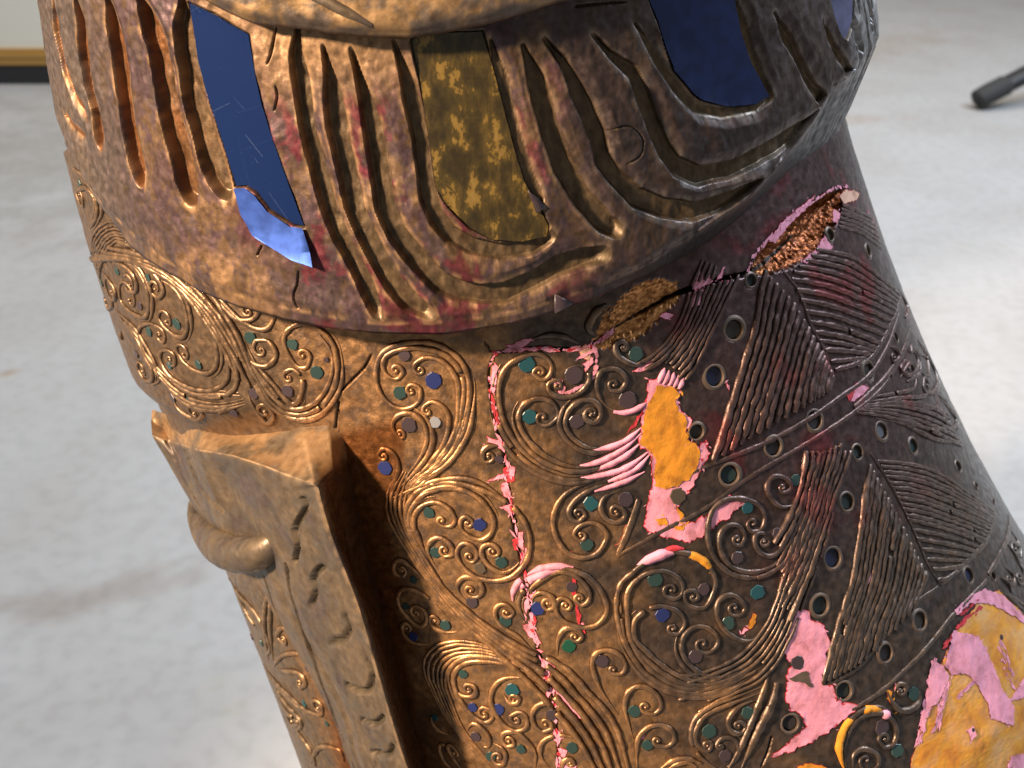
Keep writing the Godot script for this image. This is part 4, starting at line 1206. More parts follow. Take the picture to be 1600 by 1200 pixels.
	coil([2.9, 51.6, 0.1, 50.5, -2.7, 50.8, -4.7, 54.0, -6.0, 59.9, -6.3, 67.1, -5.7, 73.3, -4.2, 77.0, -2.3, 76.6, -0.8, 72.2, -0.9, 68.3, -1.8, 65.1, -3.3, 64.9, -4.3, 67.4, -3.9, 70.3], [-3.5, 68.5], 0.95, 1.25)
	coil([2.6, 54.2, 0.2, 53.0, -2.2, 54.4, -3.7, 57.6, -3.9, 61.1, -3.2, 63.1, -2.2, 61.8], [-2.9, 60.3], 0.95, 1.25)
	coil([-13.9, 107.7, -15.0, 99.7, -16.5, 94.1, -16.7, 88.8, -16.0, 85.8, -14.9, 86.1, -14.4, 89.3], [-15.3, 89.3], 0.95, 1.25)
	coil([-11.5, 111.0, -10.7, 104.8, -9.5, 101.5, -8.3, 102.1, -7.8, 105.8, -8.5, 107.5], [-8.7, 105.5], 0.95, 1.25)
	coil([-23.6, 70.1, -24.5, 64.4, -25.6, 59.9, -26.8, 60.6, -27.2, 64.3, -26.5, 66.6, -25.7, 65.1], [-26.1, 63.8], 0.95, 1.25)
	coil([-22.5, 87.5, -23.7, 79.0, -25.1, 73.7, -26.8, 71.6, -28.0, 73.7, -28.4, 78.7, -27.8, 84.3, -26.8, 88.0, -25.6, 86.4, -25.2, 82.7, -25.9, 79.8, -26.7, 79.5], [-26.5, 82.1], 0.95, 1.25)
	coil([-22.2, 92.8, -23.7, 92.0, -25.0, 88.8, -25.0, 85.4, -24.2, 84.6, -23.9, 86.7], [-24.4, 86.8], 0.95, 1.25)
	coil([-26.5, 95.9, -28.5, 94.5, -29.4, 90.9, -29.2, 86.9, -28.4, 85.9, -28.1, 88.0], [-28.7, 88.1], 0.95, 1.25)
	coil([-14.0, 85.3, -13.5, 81.9, -12.4, 78.7, -11.7, 77.2], [], 1, 1.5, "pink_paint")
	coil([-11.6, 77.3, -10.4, 76.3, -9.0, 76.1, -7.5, 77.0, -5.8, 79.6], [], 1, 1.4, "pink_paint")
	coil([-13.1, 82.9, -12.1, 80.3, -10.7, 78.8, -8.9, 78.1, -7.3, 79.0], [], 1, 1.8, "pink_paint")
	coil([2.7, 57.4, 0.8, 57.5, -0.2, 60.6, -0.2, 65.2, 0.7, 68.2, 2.0, 67.6, 2.1, 64.1, 1.4, 62.2], [1.2, 64.6], 0.95, 1.25)
	coil([23.1, 90.5, 21.6, 91.5, 20.0, 89.4, 19.3, 83.7, 19.6, 79.7, 20.8, 77.7, 22.2, 80.6, 22.6, 85.0, 21.5, 85.6], [21.4, 83.5], 0.95, 1.25)
	coil([21.0, 104.1, 18.6, 109.3, 16.2, 111.0, 13.6, 109.6, 11.3, 105.3, 10.1, 98.3, 9.9, 90.5, 10.7, 83.3, 12.2, 78.0, 14.1, 77.1, 16.2, 80.3, 17.5, 84.8, 17.7, 90.2, 16.7, 93.8, 15.5, 93.2], [16.0, 90.4], 0.95, 1.25)
	coil([20.8, 102.4, 18.2, 107.3, 15.6, 108.9, 13.2, 106.9, 11.4, 101.7, 10.9, 95.1, 11.5, 89.0, 12.9, 86.6, 14.2, 88.7, 14.4, 93.4, 13.5, 95.8], [13.4, 93.1], 0.95, 1.25)
	coil([21.2, 98.4, 18.9, 103.1, 17.0, 105.3, 15.7, 103.6, 15.1, 99.0, 15.7, 94.8, 16.7, 95.7, 17.0, 99.4], [16.3, 98.6], 0.95, 1.25)
	strands("strand", [[27.3, 78.9, 24.8, 86.6, 22.0, 97.8, 19.3, 106.4, 16.6, 111.1], [32.0, 81.2, 28.1, 91.5, 25.5, 100.9, 22.7, 108.2, 20.1, 114.4, 17.4, 120.3, 14.8, 123.7]], 6, 1.3)
	coil([9.0, 145.5, 6.8, 147.0, 3.7, 146.3, 1.0, 142.6, -1.3, 135.8, -3.0, 126.5, -3.6, 113.7, -3.4, 105.3, -2.7, 97.6, -1.4, 91.5, 0.4, 88.8, 2.6, 86.5, 4.8, 86.6, 6.8, 89.1, 8.3, 93.8, 9.0, 99.2, 8.9, 104.8, 7.9, 109.1, 6.6, 111.8, 5.4, 110.4, 4.8, 106.6, 5.2, 103.3, 6.1, 104.0], [5.8, 106.5], 0.95, 1.25)
	coil([9.2, 141.8, 7.3, 143.3, 4.4, 143.4, 1.6, 140.2, -0.7, 133.8, -2.3, 125.2, -2.8, 113.6, -2.2, 105.0, -1.1, 95.7, 0.8, 91.7, 2.7, 91.2, 4.3, 93.8, 5.2, 98.8, 4.8, 103.5, 3.6, 104.2, 2.8, 101.4], [3.8, 100.7], 0.95, 1.25)
	coil([9.8, 140.5, 7.0, 140.8, 3.8, 139.2, 1.3, 135.2, -0.4, 128.4, -1.6, 120.5, -2.3, 113.9, -1.9, 108.6, -1.1, 105.8, 0.8, 104.1, 2.4, 105.9, 3.6, 110.0, 3.7, 114.7, 2.6, 117.7, 1.7, 116.4], [2.2, 114.9], 0.95, 1.25)
	coil([0.7, 87.9, 1.8, 86.7, 3.3, 86.3, 4.8, 86.6, 6.2, 88.1], [], 1, 1.9, "pink_paint")
	coil([4.2, 85.8, 5.7, 85.9, 7.0, 87.8], [], 1, 1.3, "red_paint")
	coil([6.3, 88.3, 7.5, 90.9, 8.6, 94.9, 9.0, 99.2, 8.9, 100.7], [], 1, 1.6, "orange_paint")
	coil([13.0, 128.7, 11.2, 131.7, 9.3, 130.7, 7.9, 125.3, 7.4, 118.7, 8.0, 113.1, 9.2, 111.1, 10.5, 113.1, 11.0, 118.4, 10.3, 120.5], [9.8, 117.0], 0.95, 1.25)
	strands("strand", [[20.5, 100.9, 16.4, 116.7, 12.9, 127.6, 8.5, 134.6, 3.5, 135.5, 0.6, 133.0], [26.6, 102.6, 22.3, 115.3, 18.2, 126.7, 14.2, 138.2, 9.8, 146.7, 3.5, 148.0, -1.6, 150.9]], 7, 1.3)
	strands("strand", [[-14.3, 113.9, -16.7, 107.1, -19.2, 100.3, -22.2, 96.6, -25.1, 96.5, -27.4, 100.1, -28.6, 106.5, -28.7, 113.9, -28.5, 122.5, -27.9, 131.8, -26.9, 139.6, -25.5, 148.5, -24.9, 153.3], [-13.8, 118.8, -17.1, 109.9, -20.5, 105.1, -23.4, 104.9, -25.5, 108.7, -26.4, 114.6, -26.5, 122.5, -26.5, 131.1, -25.9, 138.8, -24.9, 147.1, -24.3, 153.5]], 6, 1.3)
	coil([-14.2, 119.6, -17.2, 110.7, -20.8, 106.2, -23.2, 106.4, -24.8, 110.2, -25.3, 116.1, -25.1, 123.0, -24.2, 129.1, -23.1, 131.8, -22.0, 130.0, -22.0, 126.7, -22.7, 125.3], [-22.9, 128.2], 0.95, 1.25)
	coil([-25.2, 114.0, -25.0, 118.6, -23.7, 120.2, -22.8, 118.5, -22.8, 115.6, -23.6, 114.7], [-23.6, 117.0], 0.95, 1.25)
	coil([-14.5, 123.2, -15.7, 118.4, -17.0, 115.8, -18.7, 115.2, -20.3, 117.5, -21.4, 122.5, -21.5, 128.6, -21.0, 134.0, -19.9, 137.3, -18.5, 136.5, -17.9, 132.4, -18.5, 129.8, -19.8, 130.7], [-19.3, 132.6], 0.95, 1.25)
	coil([-19.6, 121.3, -19.3, 125.4, -18.4, 126.0, -17.8, 124.1], [-18.7, 124.6], 0.8, 1.25)
	coil([-26.3, 135.1, -25.0, 131.6, -24.0, 133.7, -23.6, 138.4, -24.1, 142.2, -24.6, 142.0], [], 0.95, 1.25)
	coil([-23.3, 141.3, -22.5, 143.4, -22.4, 146.9, -23.2, 150.5, -24.0, 149.9], [-23.4, 147.3], 0.95, 1.25)
	coil([-19.7, 155.6, -18.7, 147.7, -19.0, 143.0, -19.8, 138.0, -21.3, 137.2, -22.0, 139.6, -21.8, 143.1, -20.9, 143.0], [-21.3, 140.9], 0.95, 1.25)
	coil([-12.4, 145.6, -12.7, 140.2, -13.2, 133.7, -14.2, 129.0, -15.7, 128.3, -17.0, 130.8, -17.4, 135.6, -16.8, 139.4, -15.6, 139.0], [-16.1, 136.6], 0.95, 1.25)
	coil([-17.7, 155.1, -18.2, 150.2, -17.8, 145.4, -16.7, 142.7, -14.9, 142.4, -13.6, 144.5], [], 0.95, 1.25)
	coil([-16.5, 157.5, -15.9, 153.4, -15.0, 152.5, -14.7, 154.2], [-15.2, 154.5], 0.95, 1.25)
	coil([-28.9, 135.6, -30.1, 133.1, -30.5, 129.6, -30.3, 127.3], [], 0.95, 1.25)
	coil([-30.0, 152.2, -30.9, 147.5, -31.0, 142.3, -30.5, 139.4, -29.9, 140.1], [], 0.95, 1.25)
	coil([-28.9, 152.4, -29.4, 146.6, -29.6, 140.7, -29.0, 140.2, -28.6, 142.6], [-29.1, 143.7], 1.0, 1.25)
	coil([-7.6, 140.1, -8.3, 129.4, -8.3, 121.7, -7.9, 116.6, -6.9, 113.8, -5.6, 114.5, -4.7, 117.4, -4.5, 122.0, -5.2, 124.7, -6.0, 124.2], [-6.0, 122.2], 0.95, 1.25)
	coil([-7.1, 151.7, -6.9, 144.7, -6.6, 138.4, -5.7, 133.3, -4.4, 131.5, -3.2, 133.4, -2.5, 138.1, -2.7, 142.3, -3.7, 144.1, -4.6, 142.6], [-4.3, 140.3], 0.95, 1.25)
	coil([-8.2, 164.5, -7.4, 156.9, -6.5, 151.3, -5.0, 148.4, -3.6, 149.0, -2.7, 152.3, -2.8, 156.1, -3.7, 158.0, -4.7, 156.9], [-4.6, 154.7], 0.95, 1.25)
	coil([10.1, 138.8, 7.3, 140.6, 5.1, 140.1, 3.4, 136.5, 2.3, 130.6, 2.1, 124.3, 3.0, 119.3, 4.5, 117.6, 5.8, 119.5, 6.5, 124.4, 6.1, 127.7, 5.1, 129.0], [4.7, 124.9], 0.95, 1.25)
	coil([9.1, 150.0, 5.7, 149.3, 3.0, 148.8, 0.8, 150.6, -0.5, 154.5, -1.2, 160.9, -0.8, 167.0, 0.2, 173.4], [], 0.95, 1.25)
	coil([8.8, 151.9, 4.7, 151.1, 1.8, 151.4, 0.1, 154.8, -0.7, 159.3, -0.4, 163.5, 0.3, 165.1, 0.9, 163.0], [0.3, 163.0], 0.95, 1.25)
	coil([1.4, 173.8, 2.7, 172.3, 3.5, 168.4, 3.3, 164.1, 2.2, 162.5, 1.4, 163.9], [1.7, 165.1], 0.95, 1.25)
	coil([8.0, 154.0, 5.8, 153.4, 4.3, 155.1, 3.5, 158.3, 3.6, 161.8, 4.4, 163.7, 5.3, 162.1, 5.0, 159.5], [4.5, 160.4], 0.95, 1.25)
	coil([-5.7, 166.1, -4.0, 164.1, -2.4, 164.9, -1.1, 168.9], [], 0.95, 1.25)
	coil([-5.2, 167.7, -3.8, 166.0, -2.5, 166.5, -1.8, 169.6], [], 0.95, 1.25)
	coil([2.8, 176.4, 5.6, 167.4, 9.2, 157.3, 10.7, 150.9], [], 1, 2.0)
	coil([0.8, 176.3, 3.5, 169.1, 6.6, 159.5, 10.0, 147.5], [], 1, 1.6)
	coil([13.4, 194.9, 13.7, 188.9, 14.3, 184.4, 16.0, 179.5, 18.1, 177.8], [], 1, 1.6, "orange_paint")
	coil([18.0, 177.7, 19.6, 178.8, 20.8, 181.7], [], 1, 1.6, "orange_paint")
	coil([20.7, 182.0, 21.4, 185.9], [], 1, 2.0, "pink_paint")
	coil([13.7, 194.8, 14.5, 187.4, 16.5, 181.2, 18.6, 179.9, 20.6, 182.7, 21.5, 187.8, 21.3, 193.1, 20.1, 196.5, 19.0, 195.2, 18.8, 191.4], [19.6, 192.6], 0.95, 1.25)
	coil([14.3, 196.7, 15.1, 191.6, 16.5, 191.0, 17.8, 196.0, 17.4, 200.2], [16.3, 195.9], 0.95, 1.25)
	coil([22.7, 177.0, 22.6, 180.9, 23.0, 186.2, 24.5, 188.9, 26.1, 188.1, 26.5, 184.8], [], 1, 1.6)
	coil([23.6, 178.7, 24.5, 177.2, 25.3, 179.6, 24.6, 181.6], [24.3, 180.0], 0.9, 1.25)
	strands("line", [[-0.5, 80.7, 5.9, 77.7, 11.0, 76.9, 18.7, 73.2, 30.5, 73.5, 37.2, 74.0, 43.2, 74.3, 51.2, 72.2, 61.2, 69.3]], 1, 1.1)
	strands("line", [[10.8, 62.1, 14.7, 62.3, 22.0, 64.6, 28.9, 65.2, 35.2, 65.1, 42.6, 65.9, 49.0, 63.0, 60.0, 56.7]], 1, 1.1)
	strands("line", [[-0.5, 80.7, 2.3, 71.2, 4.3, 63.3]], 1, 1.4)
	strands("line", [[17.5, 175.3, 21.3, 175.7, 25.0, 174.8, 32.4, 172.3, 37.5, 170.8, 47.0, 173.7]], 1, 1.2)
	strands("line", [[15.4, 160.3, 17.5, 162.0, 21.3, 161.8, 26.0, 157.7, 31.0, 155.0, 37.1, 156.8]], 1, 1.0)
	strands("line", [[33.4, 8.9, 34.8, 20.1, 34.8, 33.0, 35.4, 44.9, 35.1, 58.0]], 1, 1.0)
	strands("line", [[36.3, 92.4, 37.2, 104.8, 37.7, 120.2, 37.7, 133.9, 37.2, 146.0, 37.7, 157.0]], 1, 1.0)
	strands("line", [[62.7, 54.4, 57.1, 56.5, 51.4, 57.7, 44.7, 60.6, 40.5, 59.6]], 1, 1.2)
	strands("line", [[61.3, 68.9, 52.3, 71.1, 45.0, 71.9, 36.7, 72.2]], 1, 1.4)
	strands("line", [[60.6, 165.3, 52.4, 164.1, 45.7, 160.5, 37.7, 157.0]], 1, 1.2)
	strands("line", [[68.2, 181.3, 55.3, 175.6, 48.1, 173.3]], 1, 1.4)
	strands("ridge", [[14.3, 61.2, 17.5, 50.7, 21.7, 36.3, 25.5, 23.9, 29.1, 9.3, 30.5, 4.9], [21.4, 59.5, 24.1, 50.4, 27.2, 41.5, 30.2, 32.1, 33.4, 22.9], [29.3, 59.6, 31.2, 52.7, 33.1, 47.1, 35.0, 44.2], [33.5, 59.8, 34.6, 57.6, 35.3, 55.9]], 17, 1.9)
	strands("ridge", [[40.7, 8.1, 49.1, 21.5, 55.6, 37.4, 63.3, 53.9], [34.1, 11.1, 40.0, 21.2, 46.7, 35.1, 56.5, 54.8], [34.8, 32.8, 39.9, 42.5, 45.0, 54.2, 47.3, 59.3], [35.9, 54.4, 38.9, 56.9, 41.9, 58.7]], 15, 1.25)
	strands("ridge", [[15.7, 160.1, 18.8, 149.1, 22.4, 138.3, 26.1, 127.7, 29.8, 114.0, 33.1, 102.1, 35.5, 96.0], [21.3, 161.0, 24.4, 152.3, 29.4, 141.2, 33.4, 129.3, 36.1, 120.9], [31.5, 155.8, 34.6, 151.3, 36.3, 148.0]], 16, 1.6)
	strands("ridge", [[36.9, 96.9, 42.8, 108.4, 48.5, 122.8, 53.3, 140.0, 60.2, 163.6], [37.6, 111.9, 42.3, 122.7, 47.8, 138.6, 56.6, 164.2], [37.5, 126.2, 42.5, 139.0, 47.1, 152.0, 51.1, 164.4], [37.5, 154.5, 39.1, 156.9, 42.0, 159.0]], 18, 1.15)
	strands("ridge", [[50.9, -0.4, 57.9, 9.8, 65.7, 19.3], [47.9, 6.0, 54.1, 15.1, 62.3, 30.4]], 6, 1.1)
	strands("strand", [[26.5, 75.7, 23.9, 86.5, 20.3, 95.5, 17.4, 101.2], [33.0, 86.2, 28.4, 96.3, 24.3, 106.7, 20.6, 117.1, 17.2, 126.3, 14.4, 133.6]], 9, 1.35)
	coil([40.2, 72.8, 47.9, 82.3, 52.6, 86.6, 54.5, 84.1], [], 1, 1.2)
	coil([38.8, 73.1, 47.3, 84.0, 53.7, 92.9, 58.2, 96.2], [], 1, 1.2)
	coil([37.9, 73.6, 46.8, 85.6, 54.9, 100.6, 59.8, 104.6], [], 1, 1.2)
	coil([36.7, 74.2, 44.6, 87.8, 51.2, 105.0, 63.2, 122.4], [], 1, 1.2)
	coil([39.8, 81.9, 45.6, 94.0, 51.7, 111.1, 61.3, 127.7], [], 1, 1.2)
	coil([49.6, 77.6, 54.3, 77.0, 54.3, 83.3, 51.0, 81.6], [], 1, 1.2)
	coil([59.6, 79.6, 63.9, 87.2, 60.5, 91.6, 57.7, 86.8], [], 1, 1.2)
	coil([58.5, 178.3, 58.9, 184.8, 58.6, 191.7], [], 1, 1.2)
	coil([60.7, 182.6, 63.1, 189.4, 61.0, 191.0], [], 1, 1.2)
	coil([50.5, 180.2, 51.5, 185.1, 51.0, 189.4], [], 1, 1.2)
	coil([48.6, 185.1, 50.6, 191.3, 52.7, 199.7], [], 1, 1.2)
	coil([48.5, 182.2, 50.4, 193.2, 51.9, 200.7], [], 1, 1.2)
	strands("strand", [[39.0, 74.7, 46.9, 85.3, 55.1, 100.4, 60.4, 113.8], [36.7, 74.2, 45.0, 91.0, 52.6, 109.4, 60.3, 128.3]], 5, 1.3)
	coil([55.4, 70.0, 58.5, 78.2, 57.0, 82.7, 52.5, 80.7, 50.6, 74.9, 53.1, 74.3], [53.3, 77.6], 0.8, 1.2)
	coil([62.9, 77.2, 66.1, 92.2, 65.0, 99.9, 58.8, 98.1, 55.5, 92.4, 57.0, 89.1], [57.8, 92.9], 0.8, 1.2)
	coil([61.1, 103.7, 64.3, 114.9, 64.6, 122.2, 59.0, 117.3, 58.4, 111.9], [60.2, 115.2], 0.8, 1.2)
	coil([49.6, 62.4, 51.7, 67.2, 51.3, 70.8, 49.2, 69.9], [50.0, 68.5], 0.8, 1.2)
	coil([65.0, 54.6, 65.6, 62.8, 60.7, 62.7], [], 0.8, 1.2)
	coil([63.7, 180.8, 64.3, 187.9, 62.1, 189.2, 58.9, 184.8, 59.5, 182.1], [60.5, 185.2], 0.8, 1.1)
	coil([58.2, 185.2, 58.4, 193.3, 56.6, 196.1, 54.6, 192.8], [55.9, 192.1], 0.8, 1.1)
	coil([53.5, 181.0, 54.4, 186.6, 53.4, 189.2, 51.7, 186.5], [52.6, 185.7], 0.8, 1.1)
	coil([-73.1, 79.0, -65.5, 80.9, -59.8, 88.6, -59.5, 102.6, -64.1, 111.4], [], 1.0, 1.5)
	coil([-63.8, 113.5, -54.7, 78.6, -50.0, 72.3, -47.7, 75.0], [], 1.0, 1.5)
	coil([-61.0, 111.1, -53.7, 80.5, -50.2, 74.6, -48.8, 77.5, -49.4, 83.3], [], 1.0, 1.5)
	coil([-49.5, 92.3, -52.4, 89.0, -55.2, 95.1, -53.7, 97.7], [-53.5, 95.3], 1.0, 1.5)
	coil([-46.4, 88.0, -48.0, 85.0, -50.4, 87.0, -50.3, 91.0], [-49.5, 88.4], 1.0, 1.5)
	coil([-70.0, 122.6, -61.8, 126.4, -55.2, 131.4, -51.0, 130.8, -49.7, 125.4], [-51.2, 128.0], 1.0, 1.5)
	coil([-62.5, 116.1, -56.1, 105.0, -50.6, 100.7, -48.2, 103.1], [], 1.0, 1.5)
	coil([-60.5, 115.5, -53.5, 111.5, -51.7, 115.1, -54.1, 120.0], [-53.8, 117.5], 1.0, 1.5)
	coil([-69.1, 124.1, -64.1, 133.6, -58.8, 140.6, -63.1, 149.9], [], 1.0, 1.5)
	coil([-62.2, 166.3, -55.4, 150.6, -49.9, 147.5, -49.9, 153.3], [], 1.0, 1.5)
	coil([-66.4, 76.7, -66.2, 88.8, -64.0, 95.4], [], 1.0, 1.5)
	coil([-68.0, 138.1, -62.7, 142.0, -60.3, 143.3, -65.0, 149.7], [-63.8, 145.8], 1.0, 1.5)
	coil([-64.4, 147.7, -59.5, 155.9, -60.2, 165.2], [], 1.0, 1.5)
	coil([-47.3, 109.5, -47.2, 120.7, -48.4, 132.7], [], 1.0, 1.5)

func sash_and_knob() -> void:
	var rows := [
		[[-167.7, 510.8, -480.8], [-154.0, 519.7, -460.3], [-131.8, 530.7, -430.0], [-117.9, 535.4, -417.7], [-104.8, 541.6, -408.0], [-92.7, 547.6, -400.7], [-81.4, 553.2, -395.1], [-70.6, 557.1, -390.8], [-61.8, 557.2, -388.1]],
		[[-166.3, 509.3, -472.7], [-160.5, 506.6, -471.5], [-128.2, 531.0, -420.5], [-113.1, 537.6, -405.3], [-99.8, 542.2, -394.1], [-87.7, 546.2, -385.2], [-76.4, 550.6, -377.5], [-67.9, 553.6, -379.9], [-61.8, 550.3, -386.5]],
		[[-164.0, 506.5, -464.7], [-154.9, 504.5, -462.3], [-128.7, 528.4, -415.6], [-108.1, 539.9, -392.2], [-94.3, 543.2, -380.0], [-82.8, 545.2, -370.0], [-71.7, 548.0, -360.4], [-65.6, 548.0, -370.0], [-61.7, 541.9, -385.2]],
		[[-158.3, 493.3, -462.8], [-146.5, 500.1, -449.7], [-128.3, 518.2, -417.5], [-117.4, 519.2, -409.6], [-102.3, 526.8, -389.7], [-86.7, 533.9, -373.0], [-69.9, 547.0, -358.7], [-64.9, 540.7, -371.4], [-60.2, 535.6, -383.8]],
		[[-150.1, 472.0, -461.5], [-136.9, 486.1, -437.8], [-123.1, 497.7, -415.7], [-111.8, 503.7, -406.9], [-99.2, 514.0, -388.0], [-83.2, 524.9, -370.4], [-68.1, 538.9, -356.3], [-64.0, 528.8, -369.8], [-58.3, 521.2, -381.1]],
		[[-143.8, 457.1, -461.6], [-126.9, 482.1, -424.9], [-116.7, 489.0, -410.3], [-107.4, 492.6, -403.4], [-95.6, 504.2, -385.3], [-80.9, 515.0, -368.7], [-65.4, 527.8, -354.1], [-62.5, 515.6, -367.8], [-55.5, 508.2, -378.1]],
		[[-113.3, 468.1, -415.0], [-107.6, 477.3, -404.6], [-102.2, 483.6, -396.1], [-97.4, 487.2, -392.2], [-90.5, 495.3, -380.5], [-76.6, 504.5, -365.4], [-61.1, 515.5, -350.8], [-58.8, 502.9, -364.7], [-52.9, 494.9, -375.2]],
		[[-103.3, 451.1, -405.7], [-98.3, 460.0, -396.4], [-94.2, 465.7, -389.4], [-90.9, 468.1, -386.8], [-84.8, 476.5, -376.0], [-70.6, 487.6, -360.6], [-56.2, 500.2, -346.9], [-53.5, 487.8, -360.4], [-49.6, 478.7, -371.6]],
		[[-86.6, 428.7, -390.3], [-82.3, 436.8, -382.1], [-78.3, 442.7, -375.5], [-75.9, 443.9, -374.1], [-71.2, 451.6, -364.9], [-60.6, 461.9, -352.7], [-49.7, 472.4, -341.1], [-47.1, 461.2, -354.2], [-43.9, 451.4, -365.1]],
		[[-76.7, 411.5, -381.4], [-73.0, 419.4, -374.0], [-69.8, 425.0, -368.2], [-67.7, 425.9, -367.2], [-63.9, 433.5, -358.7], [-54.3, 443.8, -347.3], [-45.2, 453.8, -337.0], [-42.5, 442.3, -349.5], [-39.1, 432.1, -360.1]],
		[[-70.1, 391.4, -375.3], [-67.6, 397.8, -369.1], [-65.3, 403.0, -364.1], [-63.9, 403.6, -363.5], [-60.6, 411.8, -355.5], [-50.4, 424.3, -343.5], [-40.2, 435.8, -332.4], [-37.8, 423.1, -344.7], [-34.2, 412.7, -354.7]],
		[[-50.7, 356.6, -357.4], [-48.8, 363.0, -351.9], [-47.2, 368.0, -347.7], [-46.0, 368.4, -347.4], [-43.5, 376.8, -340.3], [-36.1, 388.0, -330.8], [-27.5, 399.4, -321.2], [-25.4, 385.5, -332.9], [-22.7, 374.0, -342.7]],
	]
	var notches := [
		[[[5.53, 3.38], [5.53, 3.45], [5.53, 3.53], [5.53, 3.63], [5.50, 3.73], [5.45, 3.83], [5.38, 3.92], [5.30, 4.00], [5.22, 4.08], [5.15, 4.17], [5.08, 4.25], [5.02, 4.35], [4.97, 4.48], [4.93, 4.62], [4.95, 4.75], [4.95, 4.90], [4.93, 5.05], [4.85, 5.23], [4.73, 5.43], [4.60, 5.63], [4.52, 5.77]], 1.0, 2.0, 0.95],
		[[[5.38, 5.88], [5.33, 5.90], [5.28, 5.92], [5.22, 5.95], [5.15, 6.00], [5.08, 6.05], [5.03, 6.12], [4.97, 6.18], [4.90, 6.27], [4.88, 6.33], [4.87, 6.42], [4.87, 6.48], [4.83, 6.57], [4.75, 6.65], [4.65, 6.73], [4.57, 6.80], [4.50, 6.85]], 1.0, 2.0, 0.95],
		[[[5.48, 7.07], [5.48, 7.10], [5.48, 7.15], [5.48, 7.22], [5.45, 7.27], [5.40, 7.30], [5.33, 7.33], [5.23, 7.37], [5.13, 7.40], [5.02, 7.42], [4.83, 7.43], [4.68, 7.45], [4.58, 7.45]], 1.0, 2.0, 0.95],
		[[[5.72, 7.72], [5.73, 7.77], [5.73, 7.83], [5.73, 7.92], [5.68, 7.98], [5.62, 8.05], [5.48, 8.13], [5.35, 8.20], [5.18, 8.23], [5.00, 8.22], [4.75, 8.20], [4.53, 8.15], [4.37, 8.13]], 1.0, 2.0, 0.95],
		[[[5.58, 8.83], [5.48, 8.87], [5.35, 8.92], [5.18, 8.97], [5.03, 9.00], [4.87, 9.00], [4.70, 8.97], [4.55, 8.93], [4.45, 8.92]], 1.0, 2.0, 0.95],
		[[[5.65, 9.57], [5.62, 9.60], [5.55, 9.67], [5.47, 9.73], [5.35, 9.78], [5.18, 9.78], [4.98, 9.75], [4.77, 9.73], [4.62, 9.72]], 1.0, 2.0, 0.95],
	]
	var flutes := [
		[[[4.07, 5.97], [4.03, 6.10], [3.92, 6.28], [3.73, 6.50], [3.62, 6.72], [3.52, 6.95], [3.32, 7.13], [3.05, 7.32], [2.62, 7.52], [1.92, 7.77], [1.27, 8.07], [0.83, 8.47], [0.45, 8.82], [0.35, 9.10], [0.57, 9.37], [0.88, 9.62], [1.25, 9.90], [0.97, 10.13], [0.37, 10.33], [0.00, 10.52], [0.00, 10.63]], 0.8, 2.2, 0.9],
		[[[1.45, 2.37], [1.42, 2.58], [1.37, 2.88], [1.32, 3.12], [1.30, 3.27], [1.33, 3.40], [1.37, 3.53], [1.43, 3.65], [1.55, 3.73], [1.67, 3.80], [1.83, 3.85], [1.98, 3.88], [2.05, 3.93]], 1.5, 1.6, 0.3],
		[[[0.75, 2.07], [0.68, 2.35], [0.58, 2.75], [0.50, 3.10], [0.47, 3.33], [0.48, 3.53], [0.53, 3.73], [0.62, 3.90], [0.63, 4.05]], 0.7, 1.2, 0.5],
		[[[1.07, 6.27], [0.93, 6.42], [0.78, 6.60], [0.60, 6.82], [0.45, 7.02], [0.27, 7.13], [0.08, 7.25], [0.00, 7.37], [0.00, 7.48], [0.00, 7.63], [0.00, 7.80], [0.00, 7.97], [0.00, 8.20], [0.00, 8.45], [0.00, 8.73], [0.00, 9.02], [0.00, 9.28], [0.07, 9.53], [0.35, 9.78], [0.63, 10.00], [0.68, 10.07]], 0.5, 0.9, 0.6],
	]
	var o := make_sash(rows, notches, flutes)
	var pts := curve([[-146.8, 470.2, -464.6], [-148.9, 461.5, -470.1], [-145.4, 458.7, -462.5], [-138.1, 459.7, -449.6], [-124.1, 474.0, -421.9], [-111.7, 484.2, -404.2], [-102.7, 492.2, -395.0], [-96.4, 498.7, -392.2], [-94.1, 501.3, -395.6]], 24)
	var radii := PackedFloat32Array()
	for k in 24:
		var t := k / 23.0
		radii.append(0.0092 * pow(maxf(sin(PI * clampf(t * 0.9 + 0.05, 0.0, 1.0)), 0.03), 0.4))
	put("curled_end", tube(pts, radii, 0.95, Vector3(0, 0.3, 1), mats.flap_gilt, sash_color.bind(0.0)), o)

# ------------------------------------------------------------------ large shapes of the figure
func grid_mesh(columns: int, rows: int, v: PackedVector3Array, c: PackedColorArray, material: Material, outward: Vector3, probe: int) -> ArrayMesh:
	var ix := PackedInt32Array()
	ix.resize((columns - 1) * (rows - 1) * 6)
	var k := 0
	for j in rows - 1:
		for i in columns - 1:
			var a := j * columns + i
			ix[k] = a
			ix[k + 1] = a + 1
			ix[k + 2] = a + columns
			ix[k + 3] = a + 1
			ix[k + 4] = a + columns + 1
			ix[k + 5] = a + columns
			k += 6
	return finish(v, c, ix, material, probe, outward)


